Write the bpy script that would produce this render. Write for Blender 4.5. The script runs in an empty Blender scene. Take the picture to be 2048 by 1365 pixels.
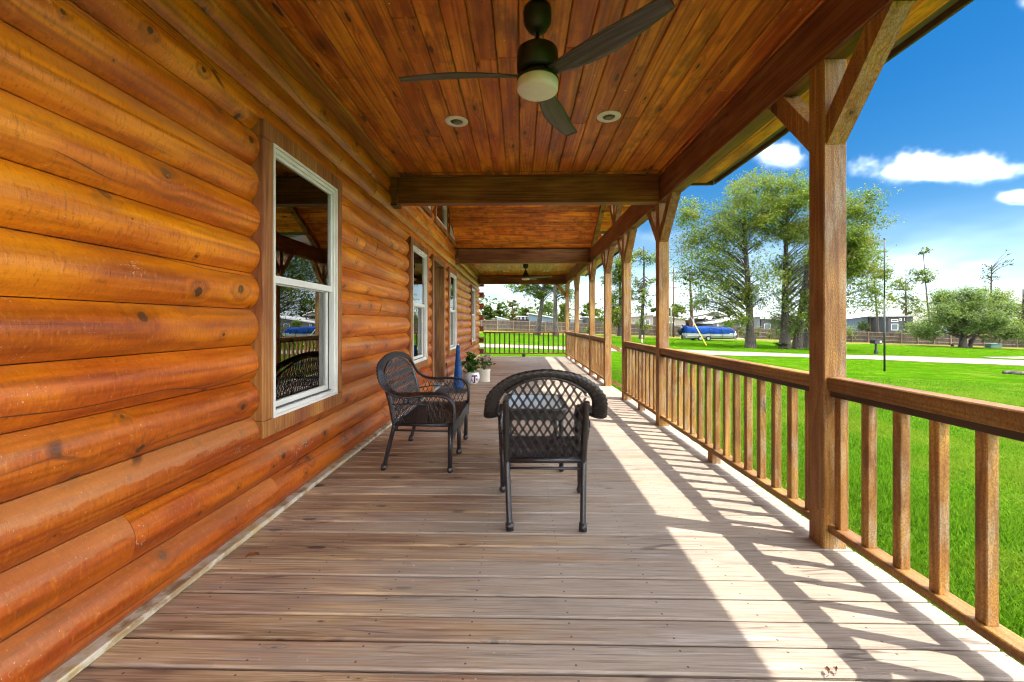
import bpy, math, random
import numpy as np
from mathutils import Vector, Matrix

random.seed(7)
RNG = np.random.default_rng(7)
scn = bpy.context.scene
COL = scn.collection

# ---------------------------------------------------------------- camera
F, VX, VY, EYE = 845.0, 1041.0, 647.0, 1.25        # focal length and vanishing point in photo pixels
YAW = math.atan((VX - 1024.0) / F)
cam_d = bpy.data.cameras.new('camera'); cam = bpy.data.objects.new('camera', cam_d); COL.objects.link(cam)
cam_d.sensor_width = 36.0; cam_d.lens = 36.0 * F / 2048.0
cam_d.shift_y = -(682.5 - VY) / 2048.0
cam_d.clip_start = 0.05; cam_d.clip_end = 4000
cam.location = (0, 0, EYE); cam.rotation_euler = (math.pi / 2, 0, YAW)
scn.camera = cam

# ---------------------------------------------------------------- world, sun, exposure
SUN = Vector((1.66, -0.50, 3.1)).normalized()       # towards the sun
SUN_EL = math.asin(SUN.z); SUN_AZ = math.atan2(SUN.x, SUN.y)
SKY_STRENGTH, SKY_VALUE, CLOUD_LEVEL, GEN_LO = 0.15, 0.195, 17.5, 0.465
scn.view_settings.view_transform = 'Standard'; scn.view_settings.look = 'None'
scn.view_settings.exposure = 2.36; scn.view_settings.gamma = 1.0
scn.view_settings.use_curve_mapping = False
scn.cycles.max_bounces = 6; scn.cycles.diffuse_bounces = 4; scn.cycles.glossy_bounces = 3
scn.cycles.transparent_max_bounces = 8
scn.cycles.use_adaptive_sampling = True; scn.cycles.adaptive_threshold = 0.025; scn.cycles.adaptive_min_samples = 10
scn.cycles.use_denoising = True; scn.cycles.pixel_filter_type = 'BLACKMAN_HARRIS'; scn.cycles.filter_width = 1.1
scn.cycles.sample_clamp_indirect = 8.0
scn.render.resolution_x = 1024; scn.render.resolution_y = 682

def nd(nt, typ, ins=None, **props):
    n = nt.nodes.new(typ)
    for k, v in props.items(): setattr(n, k, v)
    for k, v in (ins or {}).items():
        s = n.inputs[k]
        if isinstance(v, bpy.types.NodeSocket): nt.links.new(v, s)
        elif hasattr(v, 'outputs'): nt.links.new(v.outputs[0], s)
        else: s.default_value = v
    return n
def mth(nt, op, a, b=None, c=None, clamp=False):
    ins = {0: a}
    if b is not None: ins[1] = b
    if c is not None: ins[2] = c
    return nd(nt, 'ShaderNodeMath', ins, operation=op, use_clamp=clamp).outputs[0]
def sstep(nt, x, lo, hi, a=0.0, b=1.0):
    return nd(nt, 'ShaderNodeMapRange', {0: x, 1: lo, 2: hi, 3: a, 4: b}, interpolation_type='SMOOTHSTEP').outputs[0]
def mixc(nt, fac, a, b, mode='MIX'):
    n = nt.nodes.new('ShaderNodeMix'); n.data_type = 'RGBA'; n.blend_type = mode; n.clamp_factor = True
    for s, v in ((n.inputs[0], fac), (n.inputs[6], a), (n.inputs[7], b)):
        if isinstance(v, bpy.types.NodeSocket): nt.links.new(v, s)
        else: s.default_value = (tuple(v) + (1,))[:4] if not isinstance(v, (int, float)) else v
    return n.outputs[2]
def noise(nt, vec, scale, detail=4.0, rough=0.55, dist=0.0):
    return nd(nt, 'ShaderNodeTexNoise', {'Vector': vec, 'Scale': scale, 'Detail': detail, 'Roughness': rough, 'Distortion': dist}).outputs[0]
def ramp(nt, fac, stops):
    n = nd(nt, 'ShaderNodeValToRGB', {0: fac}); e = n.color_ramp.elements
    while len(e) < len(stops): e.new(0.5)
    for i, (p, c) in enumerate(stops): e[i].position = p; e[i].color = tuple(c) + (1,)
    return n.outputs[0]
def vscale(nt, vec, s):
    return nd(nt, 'ShaderNodeVectorMath', {0: vec, 1: s}, operation='MULTIPLY').outputs[0]

w = bpy.data.worlds.new('World'); scn.world = w; w.use_nodes = True
nt = w.node_tree; nt.nodes.clear()
sky = nd(nt, 'ShaderNodeTexSky', sky_type='NISHITA', sun_disc=False, sun_elevation=SUN_EL, sun_rotation=SUN_AZ,
         air_density=1.0, dust_density=0.35, ozone_density=2.2)
tc = nd(nt, 'ShaderNodeTexCoord'); dirv = tc.outputs['Generated']
sep = nd(nt, 'ShaderNodeSeparateXYZ', {0: dirv}); dx, dy, dz = sep.outputs
ysafe = mth(nt, 'MAXIMUM', dy, 0.06)
uv = nd(nt, 'ShaderNodeVectorMath', {0: dirv, 1: nd(nt, 'ShaderNodeCombineXYZ', {0: ysafe, 1: 1e6, 2: ysafe}).outputs[0]}, operation='DIVIDE').outputs[0]
wn = noise(nt, dirv, 9.0, 4.0, 0.62)
warp = mth(nt, 'MULTIPLY', mth(nt, 'SUBTRACT', wn, 0.5), 2.4)
mask = None
# cumulus in the part of the sky the photograph shows: centre, half sizes, opacity, softness
for (px, py, hw, hh, op, soft) in ((1890, 352, 185, 52, 1, .25), (2022, 405, 56, 25, 1, .3), (1565, 318, 74, 38, .95, .4),
                                   (1800, 528, 80, 24, .8, .6), (1935, 533, 95, 20, .7, .7), (2040, 20, 46, 30, .9, .5),
                                   (1320, 476, 150, 34, .6, .9), (1740, 615, 90, 26, .7, .7)):
    cu, cv = (px - VX) / F, (VY - py) / F
    q = nd(nt, 'ShaderNodeVectorMath', {0: uv, 1: (F / hw, 0, F / hh), 2: (-cu * F / hw, 0, -cv * F / hh)}, operation='MULTIPLY_ADD').outputs[0]
    if op == 1:                                              # flat bases
        z_ = nd(nt, 'ShaderNodeSeparateXYZ', {0: q}).outputs[2]
        q = nd(nt, 'ShaderNodeVectorMath', {0: q, 1: nd(nt, 'ShaderNodeCombineXYZ', {0: 1.0, 1: 1.0, 2: sstep(nt, z_, -.3, .1, 1.8, 1.0)}).outputs[0]}, operation='MULTIPLY').outputs[0]
    r = mth(nt, 'ADD', nd(nt, 'ShaderNodeVectorMath', {0: q}, operation='LENGTH').outputs[1], warp)
    m = nd(nt, 'ShaderNodeMapRange', {0: r, 1: 1.05, 2: .85 - soft, 3: 0.0, 4: op}).outputs[0]
    z_ = nd(nt, 'ShaderNodeSeparateXYZ', {0: q}).outputs[2]
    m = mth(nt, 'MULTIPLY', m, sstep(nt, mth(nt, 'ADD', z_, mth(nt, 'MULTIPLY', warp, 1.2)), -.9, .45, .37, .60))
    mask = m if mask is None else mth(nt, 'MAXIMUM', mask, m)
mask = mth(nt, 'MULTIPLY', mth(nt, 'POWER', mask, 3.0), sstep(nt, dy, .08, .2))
# unseen clouds added around the rest of the sky, brighter than those shown, to fill the porch
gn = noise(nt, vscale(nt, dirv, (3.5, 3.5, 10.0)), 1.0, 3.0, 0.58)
fill_clouds = mth(nt, 'MULTIPLY', sstep(nt, gn, GEN_LO, GEN_LO + .09), sstep(nt, dz, .01, .06))
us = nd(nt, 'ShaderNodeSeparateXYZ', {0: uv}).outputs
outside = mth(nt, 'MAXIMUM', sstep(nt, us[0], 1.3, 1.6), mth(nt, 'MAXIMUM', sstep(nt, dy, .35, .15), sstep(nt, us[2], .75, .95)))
mask = mth(nt, 'MAXIMUM', mask, mth(nt, 'MULTIPLY', fill_clouds, outside))
veil = mth(nt, 'MULTIPLY', sstep(nt, dz, .22, .02), sstep(nt, gn, .3, .7, .05, .45))
skyc = nd(nt, 'ShaderNodeHueSaturation', {'Saturation': 1.48, 'Value': SKY_VALUE, 'Color': sky.outputs[0]}).outputs[0]
shade = sstep(nt, wn, .35, .65, .80, 1.06)
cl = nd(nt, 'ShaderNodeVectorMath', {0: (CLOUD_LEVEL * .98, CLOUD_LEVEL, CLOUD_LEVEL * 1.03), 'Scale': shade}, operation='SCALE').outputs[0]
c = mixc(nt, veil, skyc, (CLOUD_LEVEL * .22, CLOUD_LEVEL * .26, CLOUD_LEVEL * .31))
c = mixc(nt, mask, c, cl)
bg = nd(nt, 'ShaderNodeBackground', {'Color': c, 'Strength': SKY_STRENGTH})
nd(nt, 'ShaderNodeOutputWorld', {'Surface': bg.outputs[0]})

sun_d = bpy.data.lights.new('sun', 'SUN'); sun_d.energy = 2.0; sun_d.angle = math.radians(0.53); sun_d.color = (1.0, 0.92, 0.80)
sun = bpy.data.objects.new('sun', sun_d); COL.objects.link(sun)
sun.rotation_euler = SUN.to_track_quat('Z', 'Y').to_euler(); sun.location = (10, -3, 20)

# ---------------------------------------------------------------- helpers
def gz(x, y):
    sx = min(max(x, -15.0), 85.0); sy = min(max(y, -20.0), 90.0)
    return -0.5 - 0.031 * sx + 0.007 * sy
def ray(px, py):
    x, z = (px - 1024.0) / F, (VY - py) / F
    return Vector((x * math.cos(YAW) - math.sin(YAW), x * math.sin(YAW) + math.cos(YAW), z))
def xat(px, Y):
    r = ray(px, VY); return r.x / r.y * Y
def zat(py, Y, px=VX):
    r = ray(px, py); return EYE + r.z / r.y * Y
def foot(px, Y):
    x = xat(px, Y); return Vector((x, Y, gz(x, Y)))

def tag(o, label=None, cat=None, group=None, kind=None):
    if label: o['label'] = label
    if cat: o['category'] = cat
    if group: o['group'] = group
    if kind: o['kind'] = kind
    return o
def empty(name, loc, label=None, cat=None, group=None, rz=0.0, kind=None):
    o = bpy.data.objects.new(name, None); COL.objects.link(o); o.location = loc; o.rotation_euler.z = rz
    o.empty_display_size = 0.1
    return tag(o, label, cat, group, kind)
def link(name, me, mat=None, parent=None, loc=None):
    o = bpy.data.objects.new(name, me); COL.objects.link(o)
    if mat is not None and not me.materials: me.materials.append(mat)
    if parent is not None:
        o.parent = parent
    if loc is not None: o.location = loc
    return o
def under(o):
    """offset that puts world coordinates right under an unrotated parent (chain)"""
    p = Vector((0, 0, 0))
    while o is not None: p += o.location; o = o.parent
    return -p
class MB:
    def __init__(s): s.v = []; s.f = []; s.sm = []
    def add(s, vs, fs, smooth=False):
        b = len(s.v); s.v += [tuple(p) for p in vs]
        s.f += [tuple(i + b for i in q) for q in fs]; s.sm += [smooth] * len(fs); return s
    def box(s, x0, x1, y0, y1, z0, z1):
        return s.add([(x0, y0, z0), (x1, y0, z0), (x1, y1, z0), (x0, y1, z0), (x0, y0, z1), (x1, y0, z1), (x1, y1, z1), (x0, y1, z1)],
                     [(0, 3, 2, 1), (4, 5, 6, 7), (0, 1, 5, 4), (1, 2, 6, 5), (2, 3, 7, 6), (3, 0, 4, 7)])
    def cbox(s, x0, x1, y0, y1, z0, z1, c=0.004):
        """box with eased (chamfered) edges"""
        lo = (x0, y0, z0); hi = (x1, y1, z1); idx = {}; vs = []; fs = []
        for i in (0, 1):
            for j in (0, 1):
                for k in (0, 1):
                    for ax in range(3):
                        p = []
                        for a, q in enumerate((i, j, k)):
                            base = hi[a] if q else lo[a]
                            p.append(base if a == ax else base + (-c if q else c))
                        idx[(i, j, k, ax)] = len(vs); vs.append(p)
        for ax in range(3):
            o1, o2 = (ax + 1) % 3, (ax + 2) % 3
            for side in (0, 1):
                q = []
                for (a, b) in ((0, 0), (1, 0), (1, 1), (0, 1)):
                    t = [0, 0, 0]; t[ax] = side; t[o1] = a; t[o2] = b; q.append(idx[(*t, ax)])
                fs.append(tuple(q if side else q[::-1]))
        for ax in range(3):
            o1, o2 = (ax + 1) % 3, (ax + 2) % 3
            for a in (0, 1):
                for b in (0, 1):
                    t0 = [0, 0, 0]; t1 = [0, 0, 0]; t0[o1] = t1[o1] = a; t0[o2] = t1[o2] = b; t1[ax] = 1
                    q = [idx[(*t0, o1)], idx[(*t1, o1)], idx[(*t1, o2)], idx[(*t0, o2)]]
                    fs.append(tuple(q if (a ^ b) else q[::-1]))
        for i in (0, 1):
            for j in (0, 1):
                for k in (0, 1):
                    q = [idx[(i, j, k, 0)], idx[(i, j, k, 1)], idx[(i, j, k, 2)]]
                    fs.append(tuple(q if (i + j + k) % 2 else q[::-1]))
        return s.add(vs, fs)
    def prism(s, pts, axis, a, b):
        """polygon (counter-clockwise list of 2-tuples) extruded along axis from a to b"""
        n = len(pts)
        def mk(p, t): return {'x': (t, p[0], p[1]), 'y': (p[0], t, p[1]), 'z': (p[0], p[1], t)}[axis]
        vs = [mk(p, a) for p in pts] + [mk(p, b) for p in pts]
        fs = [tuple(range(n))[::-1], tuple(range(n, 2 * n))] + [(i, (i + 1) % n, n + (i + 1) % n, n + i) for i in range(n)]
        return s.add(vs, fs)
    def ring(s, po, pi, axis, a, b):
        """frame between two polygons of equal count, extruded along axis"""
        n = len(po)
        def mk(p, t): return {'x': (t, p[0], p[1]), 'y': (p[0], t, p[1]), 'z': (p[0], p[1], t)}[axis]
        vs = [mk(p, a) for p in po] + [mk(p, a) for p in pi] + [mk(p, b) for p in po] + [mk(p, b) for p in pi]
        fs = []
        for i in range(n):
            j = (i + 1) % n
            fs += [(i, j, n + j, n + i), (2 * n + i, 3 * n + i, 3 * n + j, 2 * n + j), (i, 2 * n + i, 2 * n + j, j), (n + i, n + j, 3 * n + j, 3 * n + i)]
        return s.add(vs, fs)
    def tube(s, path, rad, n=8, caps=True):
        path = [Vector(p) for p in path]; m = len(path)
        if not hasattr(rad, '__len__'): rad = [rad] * m
        vs = []; up = Vector((0.31, 0.17, 0.93)).normalized()
        for i, p in enumerate(path):
            t = (path[min(i + 1, m - 1)] - path[max(i - 1, 0)]).normalized()
            a = t.cross(up)
            if a.length < 1e-3: a = t.cross(Vector((1, 0, 0)))
            a.normalize(); b = t.cross(a)
            up = b if False else up
            for k in range(n):
                th = 2 * math.pi * k / n
                vs.append(p + (a * math.cos(th) + b * math.sin(th)) * rad[i])
        fs = []
        for i in range(m - 1):
            for k in range(n):
                k2 = (k + 1) % n
                fs.append((i * n + k, (i + 1) * n + k, (i + 1) * n + k2, i * n + k2))
        s.add(vs, fs, True)
        if caps:
            b0 = len(s.v) - len(vs)
            s.f += [tuple(b0 + k for k in range(n)), tuple(b0 + (m - 1) * n + k for k in reversed(range(n)))]; s.sm += [False, False]
        return s
    def lathe(s, prof, n=24, c=(0, 0, 0), smooth=True):
        vs = []; m = len(prof)
        for (r, z) in prof:
            for k in range(n):
                th = 2 * math.pi * k / n
                vs.append((c[0] + r * math.cos(th), c[1] + r * math.sin(th), c[2] + z))
        fs = []
        for i in range(m - 1):
            for k in range(n):
                k2 = (k + 1) % n
                fs.append((i * n + k, i * n + k2, (i + 1) * n + k2, (i + 1) * n + k))
        fs.append(tuple(reversed(range(n)))); fs.append(tuple((m - 1) * n + k for k in range(n)))
        return s.add(vs, fs, smooth)
    def mesh(s, name):
        me = bpy.data.meshes.new(name); me.from_pydata(s.v, [], s.f)
        me.polygons.foreach_set('use_smooth', s.sm); me.update(); return me
    def build(s, name, mat, parent=None, loc=None):
        return link(name, s.mesh(name), mat, parent, loc)
def np_mesh(name, V, Fc, smooth=False):
    me = bpy.data.meshes.new(name); k = Fc.shape[1]; n = len(Fc)
    me.vertices.add(len(V)); me.vertices.foreach_set('co', V.astype(np.float32).ravel())
    me.loops.add(n * k); me.loops.foreach_set('vertex_index', Fc.astype(np.int32).ravel())
    me.polygons.add(n); me.polygons.foreach_set('loop_start', np.arange(0, n * k, k, dtype=np.int32))
    if smooth: me.polygons.foreach_set('use_smooth', np.ones(n, dtype=bool))
    me.update(calc_edges=True); me.validate(); return me

# ---------------------------------------------------------------- materials
def newmat(name):
    m = bpy.data.materials.new(name); m.use_nodes = True; m.node_tree.nodes.clear(); return m, m.node_tree
def finish(nt, color, rough=.6, bump=None, bump_str=.3, bump_dist=.01, spec=.5, metal=0.0, coat=0.0, coat_rough=.2, **kw):
    ins = {'Base Color': color if isinstance(color, bpy.types.NodeSocket) else tuple(color) + (1,), 'Roughness': rough, 'Metallic': metal,
           'Specular IOR Level': spec, 'Coat Weight': coat, 'Coat Roughness': coat_rough}
    ins.update(kw)
    if bump is not None:
        ins['Normal'] = nd(nt, 'ShaderNodeBump', {'Strength': bump_str, 'Distance': bump_dist, 'Height': bump}).outputs[0]
        if coat: ins['Coat Normal'] = ins['Normal']
    p = nd(nt, 'ShaderNodeBsdfPrincipled', ins)
    nd(nt, 'ShaderNodeOutputMaterial', {'Surface': p.outputs[0]}); return p
def plain(name, col, rough=.5, var=.12, scale=6.0, bump=0.0, **kw):
    m, nt = newmat(name); tc = nd(nt, 'ShaderNodeTexCoord').outputs['Object']
    n = noise(nt, tc, scale, 6.0, .6)
    c = mixc(nt, sstep(nt, n, .3, .7), [x * (1 - var) for x in col], [min(1, x * (1 + var)) for x in col])
    finish(nt, c, rough, n if bump else None, bump, .005, **kw); return m
def wood(name, stops, axis=1, cross=42.0, long=1.1, rough=.6, vary=.18, knots=.055, knot_col=(.03, .015, .008), bump=.35, world=False,
         extra=None, spec=.4, coat=0.0, coat_rough=.25, knot_scale=(1.3, 5.5), rough_var=.12, blot=(.72, 1.22), bump_dist=.004, hue=.012, flat=None, stretch=1.0):
    m, nt = newmat(name)
    pos = nd(nt, 'ShaderNodeNewGeometry').outputs['Position']
    src = pos if world else nd(nt, 'ShaderNodeTexCoord').outputs['Object']
    rnd = nd(nt, 'ShaderNodeObjectInfo').outputs['Random']
    off = nd(nt, 'ShaderNodeVectorMath', {0: (37.3, 71.9, 53.1), 'Scale': rnd}, operation='SCALE').outputs[0]
    vec = nd(nt, 'ShaderNodeVectorMath', {0: src, 1: off}, operation='ADD').outputs[0]
    S = [cross] * 3; S[axis] = long
    K = [knot_scale[1]] * 3; K[axis] = knot_scale[0]
    kv = vscale(nt, vec, K)
    if flat is not None:                                     # knots lie in the face of the board
        ks = nd(nt, 'ShaderNodeSeparateXYZ', {0: kv}).outputs; ab = [i for i in range(3) if i != flat]
        kv = nd(nt, 'ShaderNodeCombineXYZ', {0: ks[ab[0]], 1: ks[ab[1]]}).outputs[0]
    vn = nd(nt, 'ShaderNodeTexVoronoi', {'Vector': kv, 'Scale': 1.0, 'Randomness': 1.0}, feature='F1', voronoi_dimensions='3D' if flat is None else '2D')
    wob = noise(nt, vec, 30.0, 1.0)
    size = mth(nt, 'POWER', nd(nt, 'ShaderNodeSeparateXYZ', {0: vn.outputs['Color']}).outputs[0], 1.6)          # every knot its own size
    kd = mth(nt, 'DIVIDE', mth(nt, 'ADD', vn.outputs['Distance'], mth(nt, 'MULTIPLY', mth(nt, 'SUBTRACT', wob, .5), knots * .7)), mth(nt, 'ADD', mth(nt, 'MULTIPLY', size, 1.15), .12))
    core = sstep(nt, kd, knots * 1.25, knots * .8) if knots else None
    halo = sstep(nt, kd, knots * 5, knots) if knots else None
    gv = vscale(nt, vec, S)
    g1 = noise(nt, gv, 1.0, 4.0, .66, .3)
    ringsrc = noise(nt, vscale(nt, vec, [a * .13 for a in S]), 1.0, 2.0, .45, .2)
    if halo is not None: ringsrc = mth(nt, 'ADD', ringsrc, mth(nt, 'MULTIPLY', halo, .09))
    rings = mth(nt, 'ADD', mth(nt, 'MULTIPLY', mth(nt, 'SINE', mth(nt, 'MULTIPLY', ringsrc, 75.0)), .5), .5)
    fac = mth(nt, 'ADD', mth(nt, 'MULTIPLY', g1, .78), mth(nt, 'MULTIPLY', rings, .22))
    col = ramp(nt, fac, stops)
    bl = noise(nt, vscale(nt, vec, [x ** .35 for x in S]), 1.1, 3.0, .6)
    hs = nd(nt, 'ShaderNodeHueSaturation', {'Hue': sstep(nt, bl, .3, .7, .5 - hue, .5 + hue),
            'Value': mth(nt, 'MULTIPLY', sstep(nt, bl, .28, .72, blot[0], blot[1]), nd(nt, 'ShaderNodeMapRange', {0: rnd, 3: 1 - vary, 4: 1 + vary}).outputs[0]), 'Color': col})
    col = hs.outputs[0]
    if core is not None:
        col = mixc(nt, mth(nt, 'MULTIPLY', halo, .35), col, [c * .55 + a * .25 for c, a in zip(stops[0][1], knot_col)])
        col = mixc(nt, mth(nt, 'MULTIPLY', core, .9), col, knot_col)
    hgt = g1
    if extra: col, hgt = extra(nt, col, hgt, vec, pos, rnd)
    rgh = sstep(nt, g1, .3, .7, rough - rough_var, rough + rough_var)
    finish(nt, col, rgh, hgt, bump, bump_dist, spec=spec, coat=coat, coat_rough=coat_rough)
    return m

def cracks(nt, vec, S, width, ab):
    ks = nd(nt, 'ShaderNodeSeparateXYZ', {0: vscale(nt, vec, S)}).outputs
    kv = nd(nt, 'ShaderNodeCombineXYZ', {0: ks[ab[0]], 1: ks[ab[1]]}).outputs[0]
    d = nd(nt, 'ShaderNodeTexVoronoi', {'Vector': kv, 'Scale': 1.0}, feature='DISTANCE_TO_EDGE', voronoi_dimensions='2D').outputs['Distance']
    return sstep(nt, d, width, width * .3)

# log siding: varnish more orange high up and lightened to make up for weak light there, redder stain lower down, flecks where it has chipped
def log_extra(nt, col, hgt, vec, pos, rnd):
    sp = nd(nt, 'ShaderNodeSeparateXYZ', {0: pos}).outputs
    n = noise(nt, vec, 1.7, 2.0)
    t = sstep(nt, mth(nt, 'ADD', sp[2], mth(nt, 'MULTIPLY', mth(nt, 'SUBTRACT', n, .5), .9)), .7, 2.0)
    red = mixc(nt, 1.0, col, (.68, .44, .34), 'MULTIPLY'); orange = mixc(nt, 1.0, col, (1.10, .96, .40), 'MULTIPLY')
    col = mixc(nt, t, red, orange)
    # brush marks in the varnish
    br = noise(nt, vscale(nt, vec, (60, 85, 26)), 1.0, 3.0, .7)
    col = mixc(nt, sstep(nt, br, .50, .72, 0, .45), col, (.13, .036, .010))
    col = mixc(nt, sstep(nt, br, .46, .28, 0, .25), col, (.72, .36, .12))
    # upper side of each log: reflected-sky sheen and weathering painted in pale, ragged edge
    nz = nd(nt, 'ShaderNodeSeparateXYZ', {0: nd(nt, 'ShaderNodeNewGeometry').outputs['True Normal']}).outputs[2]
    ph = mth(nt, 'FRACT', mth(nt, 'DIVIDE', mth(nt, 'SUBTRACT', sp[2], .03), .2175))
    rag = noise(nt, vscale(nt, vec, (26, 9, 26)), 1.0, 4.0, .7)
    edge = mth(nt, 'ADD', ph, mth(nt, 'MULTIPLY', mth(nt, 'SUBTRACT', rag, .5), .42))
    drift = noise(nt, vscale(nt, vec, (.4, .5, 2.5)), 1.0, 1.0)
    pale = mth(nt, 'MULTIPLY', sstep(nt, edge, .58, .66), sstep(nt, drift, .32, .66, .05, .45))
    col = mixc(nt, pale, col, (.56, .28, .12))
    col = nd(nt, 'ShaderNodeHueSaturation', {'Saturation': 1.06, 'Value': .97, 'Color': col}).outputs[0]
    # splash-back flecks near the deck and scattered chips higher up
    fl = noise(nt, vec, 105.0, 1.0, .5); zone = noise(nt, vscale(nt, vec, (1, 1, 2)), 2.6, 3.0, .6)
    low = sstep(nt, sp[2], 1.0, .2, .0, .02)
    thr = mth(nt, 'SUBTRACT', .76, mth(nt, 'ADD', low, sstep(nt, zone, .60, .76, 0, .20)))
    chip = sstep(nt, mth(nt, 'SUBTRACT', fl, thr), .0, .03)
    col = mixc(nt, mth(nt, 'MULTIPLY', chip, .6), col, (.66, .47, .32))
    # long drying checks
    wv = nd(nt, 'ShaderNodeVectorMath', {0: vec, 1: vscale(nt, nd(nt, 'ShaderNodeTexNoise', {'Vector': vec, 'Scale': 1.3, 'Detail': 1.0}).outputs['Color'], (0, 0, .12))}, operation='ADD').outputs[0]
    ck = cracks(nt, wv, (.0, .5, 5.0), .016, (1, 2))
    ckm = mth(nt, 'MULTIPLY', ck, sstep(nt, noise(nt, vscale(nt, vec, (1, .8, 3)), 1.0, 1.0), .56, .60))
    col = mixc(nt, mth(nt, 'MULTIPLY', ckm, .9), col, (.06, .020, .008))
    h = mth(nt, 'ADD', hgt, mth(nt, 'MULTIPLY', br, .8))
    return col, h
M = {}
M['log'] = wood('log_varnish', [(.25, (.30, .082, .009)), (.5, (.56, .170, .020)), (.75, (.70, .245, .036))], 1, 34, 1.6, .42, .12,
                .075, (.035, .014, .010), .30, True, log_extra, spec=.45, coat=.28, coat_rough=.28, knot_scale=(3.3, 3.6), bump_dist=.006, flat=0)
M['log_end'] = wood('log_end_grain', [(.3, (.13, .04, .018)), (.7, (.24, .085, .04))], 0, 30, 8, .6, .2, 0)
M['trim'] = wood('window_trim', [(.25, (.15, .050, .010)), (.5, (.28, .100, .022)), (.8, (.38, .165, .05))], 2, 55, 2.0, .6, .2, .05, bump=.5, flat=0)
def base_extra(nt, col, hgt, vec, pos, rnd):
    n = noise(nt, vec, 9.0, 5.0, .65)
    col = mixc(nt, sstep(nt, n, .42, .58), col, (.52, .47, .36)); return col, hgt
M['base'] = wood('weathered_base_strip', [(.3, (.28, .18, .08)), (.7, (.50, .38, .20))], 1, 40, 2.5, .75, .1, 0, extra=base_extra)
# porch ceiling: stained tongue-and-groove pine
def ceil_extra(nt, col, hgt, vec, pos, rnd):
    n = noise(nt, vscale(nt, vec, (5, 3, 5)), 1.0, 4.0, .7)
    col = mixc(nt, sstep(nt, n, .47, .68, 0, .55), col, (.17, .042, .007))
    fl = noise(nt, vec, 48.0, 1.0)
    col = mixc(nt, sstep(nt, fl, .755, .79), col, (.7, .6, .48))
    return col, hgt
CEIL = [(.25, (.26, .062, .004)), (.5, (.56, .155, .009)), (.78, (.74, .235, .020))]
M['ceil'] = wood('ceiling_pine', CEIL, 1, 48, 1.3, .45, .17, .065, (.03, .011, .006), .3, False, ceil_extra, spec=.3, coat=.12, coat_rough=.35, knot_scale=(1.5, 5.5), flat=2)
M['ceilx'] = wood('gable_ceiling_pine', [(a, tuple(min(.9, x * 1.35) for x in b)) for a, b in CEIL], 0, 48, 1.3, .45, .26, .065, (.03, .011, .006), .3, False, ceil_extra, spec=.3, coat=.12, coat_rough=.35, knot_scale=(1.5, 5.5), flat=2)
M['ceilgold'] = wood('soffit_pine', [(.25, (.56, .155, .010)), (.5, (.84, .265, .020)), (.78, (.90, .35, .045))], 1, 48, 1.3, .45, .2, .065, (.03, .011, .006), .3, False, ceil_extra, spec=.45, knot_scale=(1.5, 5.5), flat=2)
BEAM = [(.25, (.11, .038, .013)), (.5, (.22, .082, .028)), (.8, (.32, .135, .05))]
M['beamy'] = wood('beam_timber_long', BEAM, 1, 46, 1.6, .55, .1, .05, bump=.4)
M['beamx'] = wood('beam_timber_cross', BEAM, 0, 46, 1.6, .55, .1, .05, bump=.4)
def post_extra(nt, col, hgt, vec, pos, rnd):
    nn = nd(nt, 'ShaderNodeSeparateXYZ', {0: nd(nt, 'ShaderNodeNewGeometry').outputs['Normal']}).outputs
    wn = noise(nt, vscale(nt, vec, (22, 22, 3.2)), 1.0, 4.0, .7)
    sun_side = mth(nt, 'MAXIMUM', sstep(nt, nn[1], -.5, -.9), sstep(nt, nn[0], .5, .9))   # weathered on the outer faces
    f = mth(nt, 'MULTIPLY', sstep(nt, wn, .44, .66), mth(nt, 'ADD', mth(nt, 'MULTIPLY', sun_side, .62), .12))
    col = mixc(nt, f, col, (.42, .32, .20))
    saw = noise(nt, vscale(nt, vec, (170, 170, 90)), 1.0, 2.0)
    col = mixc(nt, sstep(nt, saw, .38, .62, .45, 0), col, (.10, .045, .012))
    return col, mth(nt, 'ADD', hgt, mth(nt, 'MULTIPLY', saw, .8))
POST = [(.25, (.20, .082, .014)), (.5, (.38, .175, .034)), (.8, (.52, .28, .075))]
M['post'] = wood('post_cedar', POST, 2, 50, 1.5, .62, .16, .16, (.05, .02, .012), .6, False, post_extra, knot_scale=(2.2, 5))
RAIL = [(a, tuple(x * .72 for x in b)) for a, b in POST]
M['rail'] = wood('rail_cedar', RAIL, 1, 50, 1.5, .62, .12, .05, (.05, .02, .012), .5, False, post_extra)
M['railx'] = wood('rail_cedar_cross', RAIL, 0, 50, 1.5, .62, .12, .05, (.05, .02, .012), .5, False, post_extra)
M['shade_rail'] = wood('shade_toned_rail', [(.3, (.035, .02, .013)), (.7, (.085, .05, .03))], 1, 50, 2, .7, .1, 0)  # shade painted in: dark strip under the top rails, and the end balusters
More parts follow.
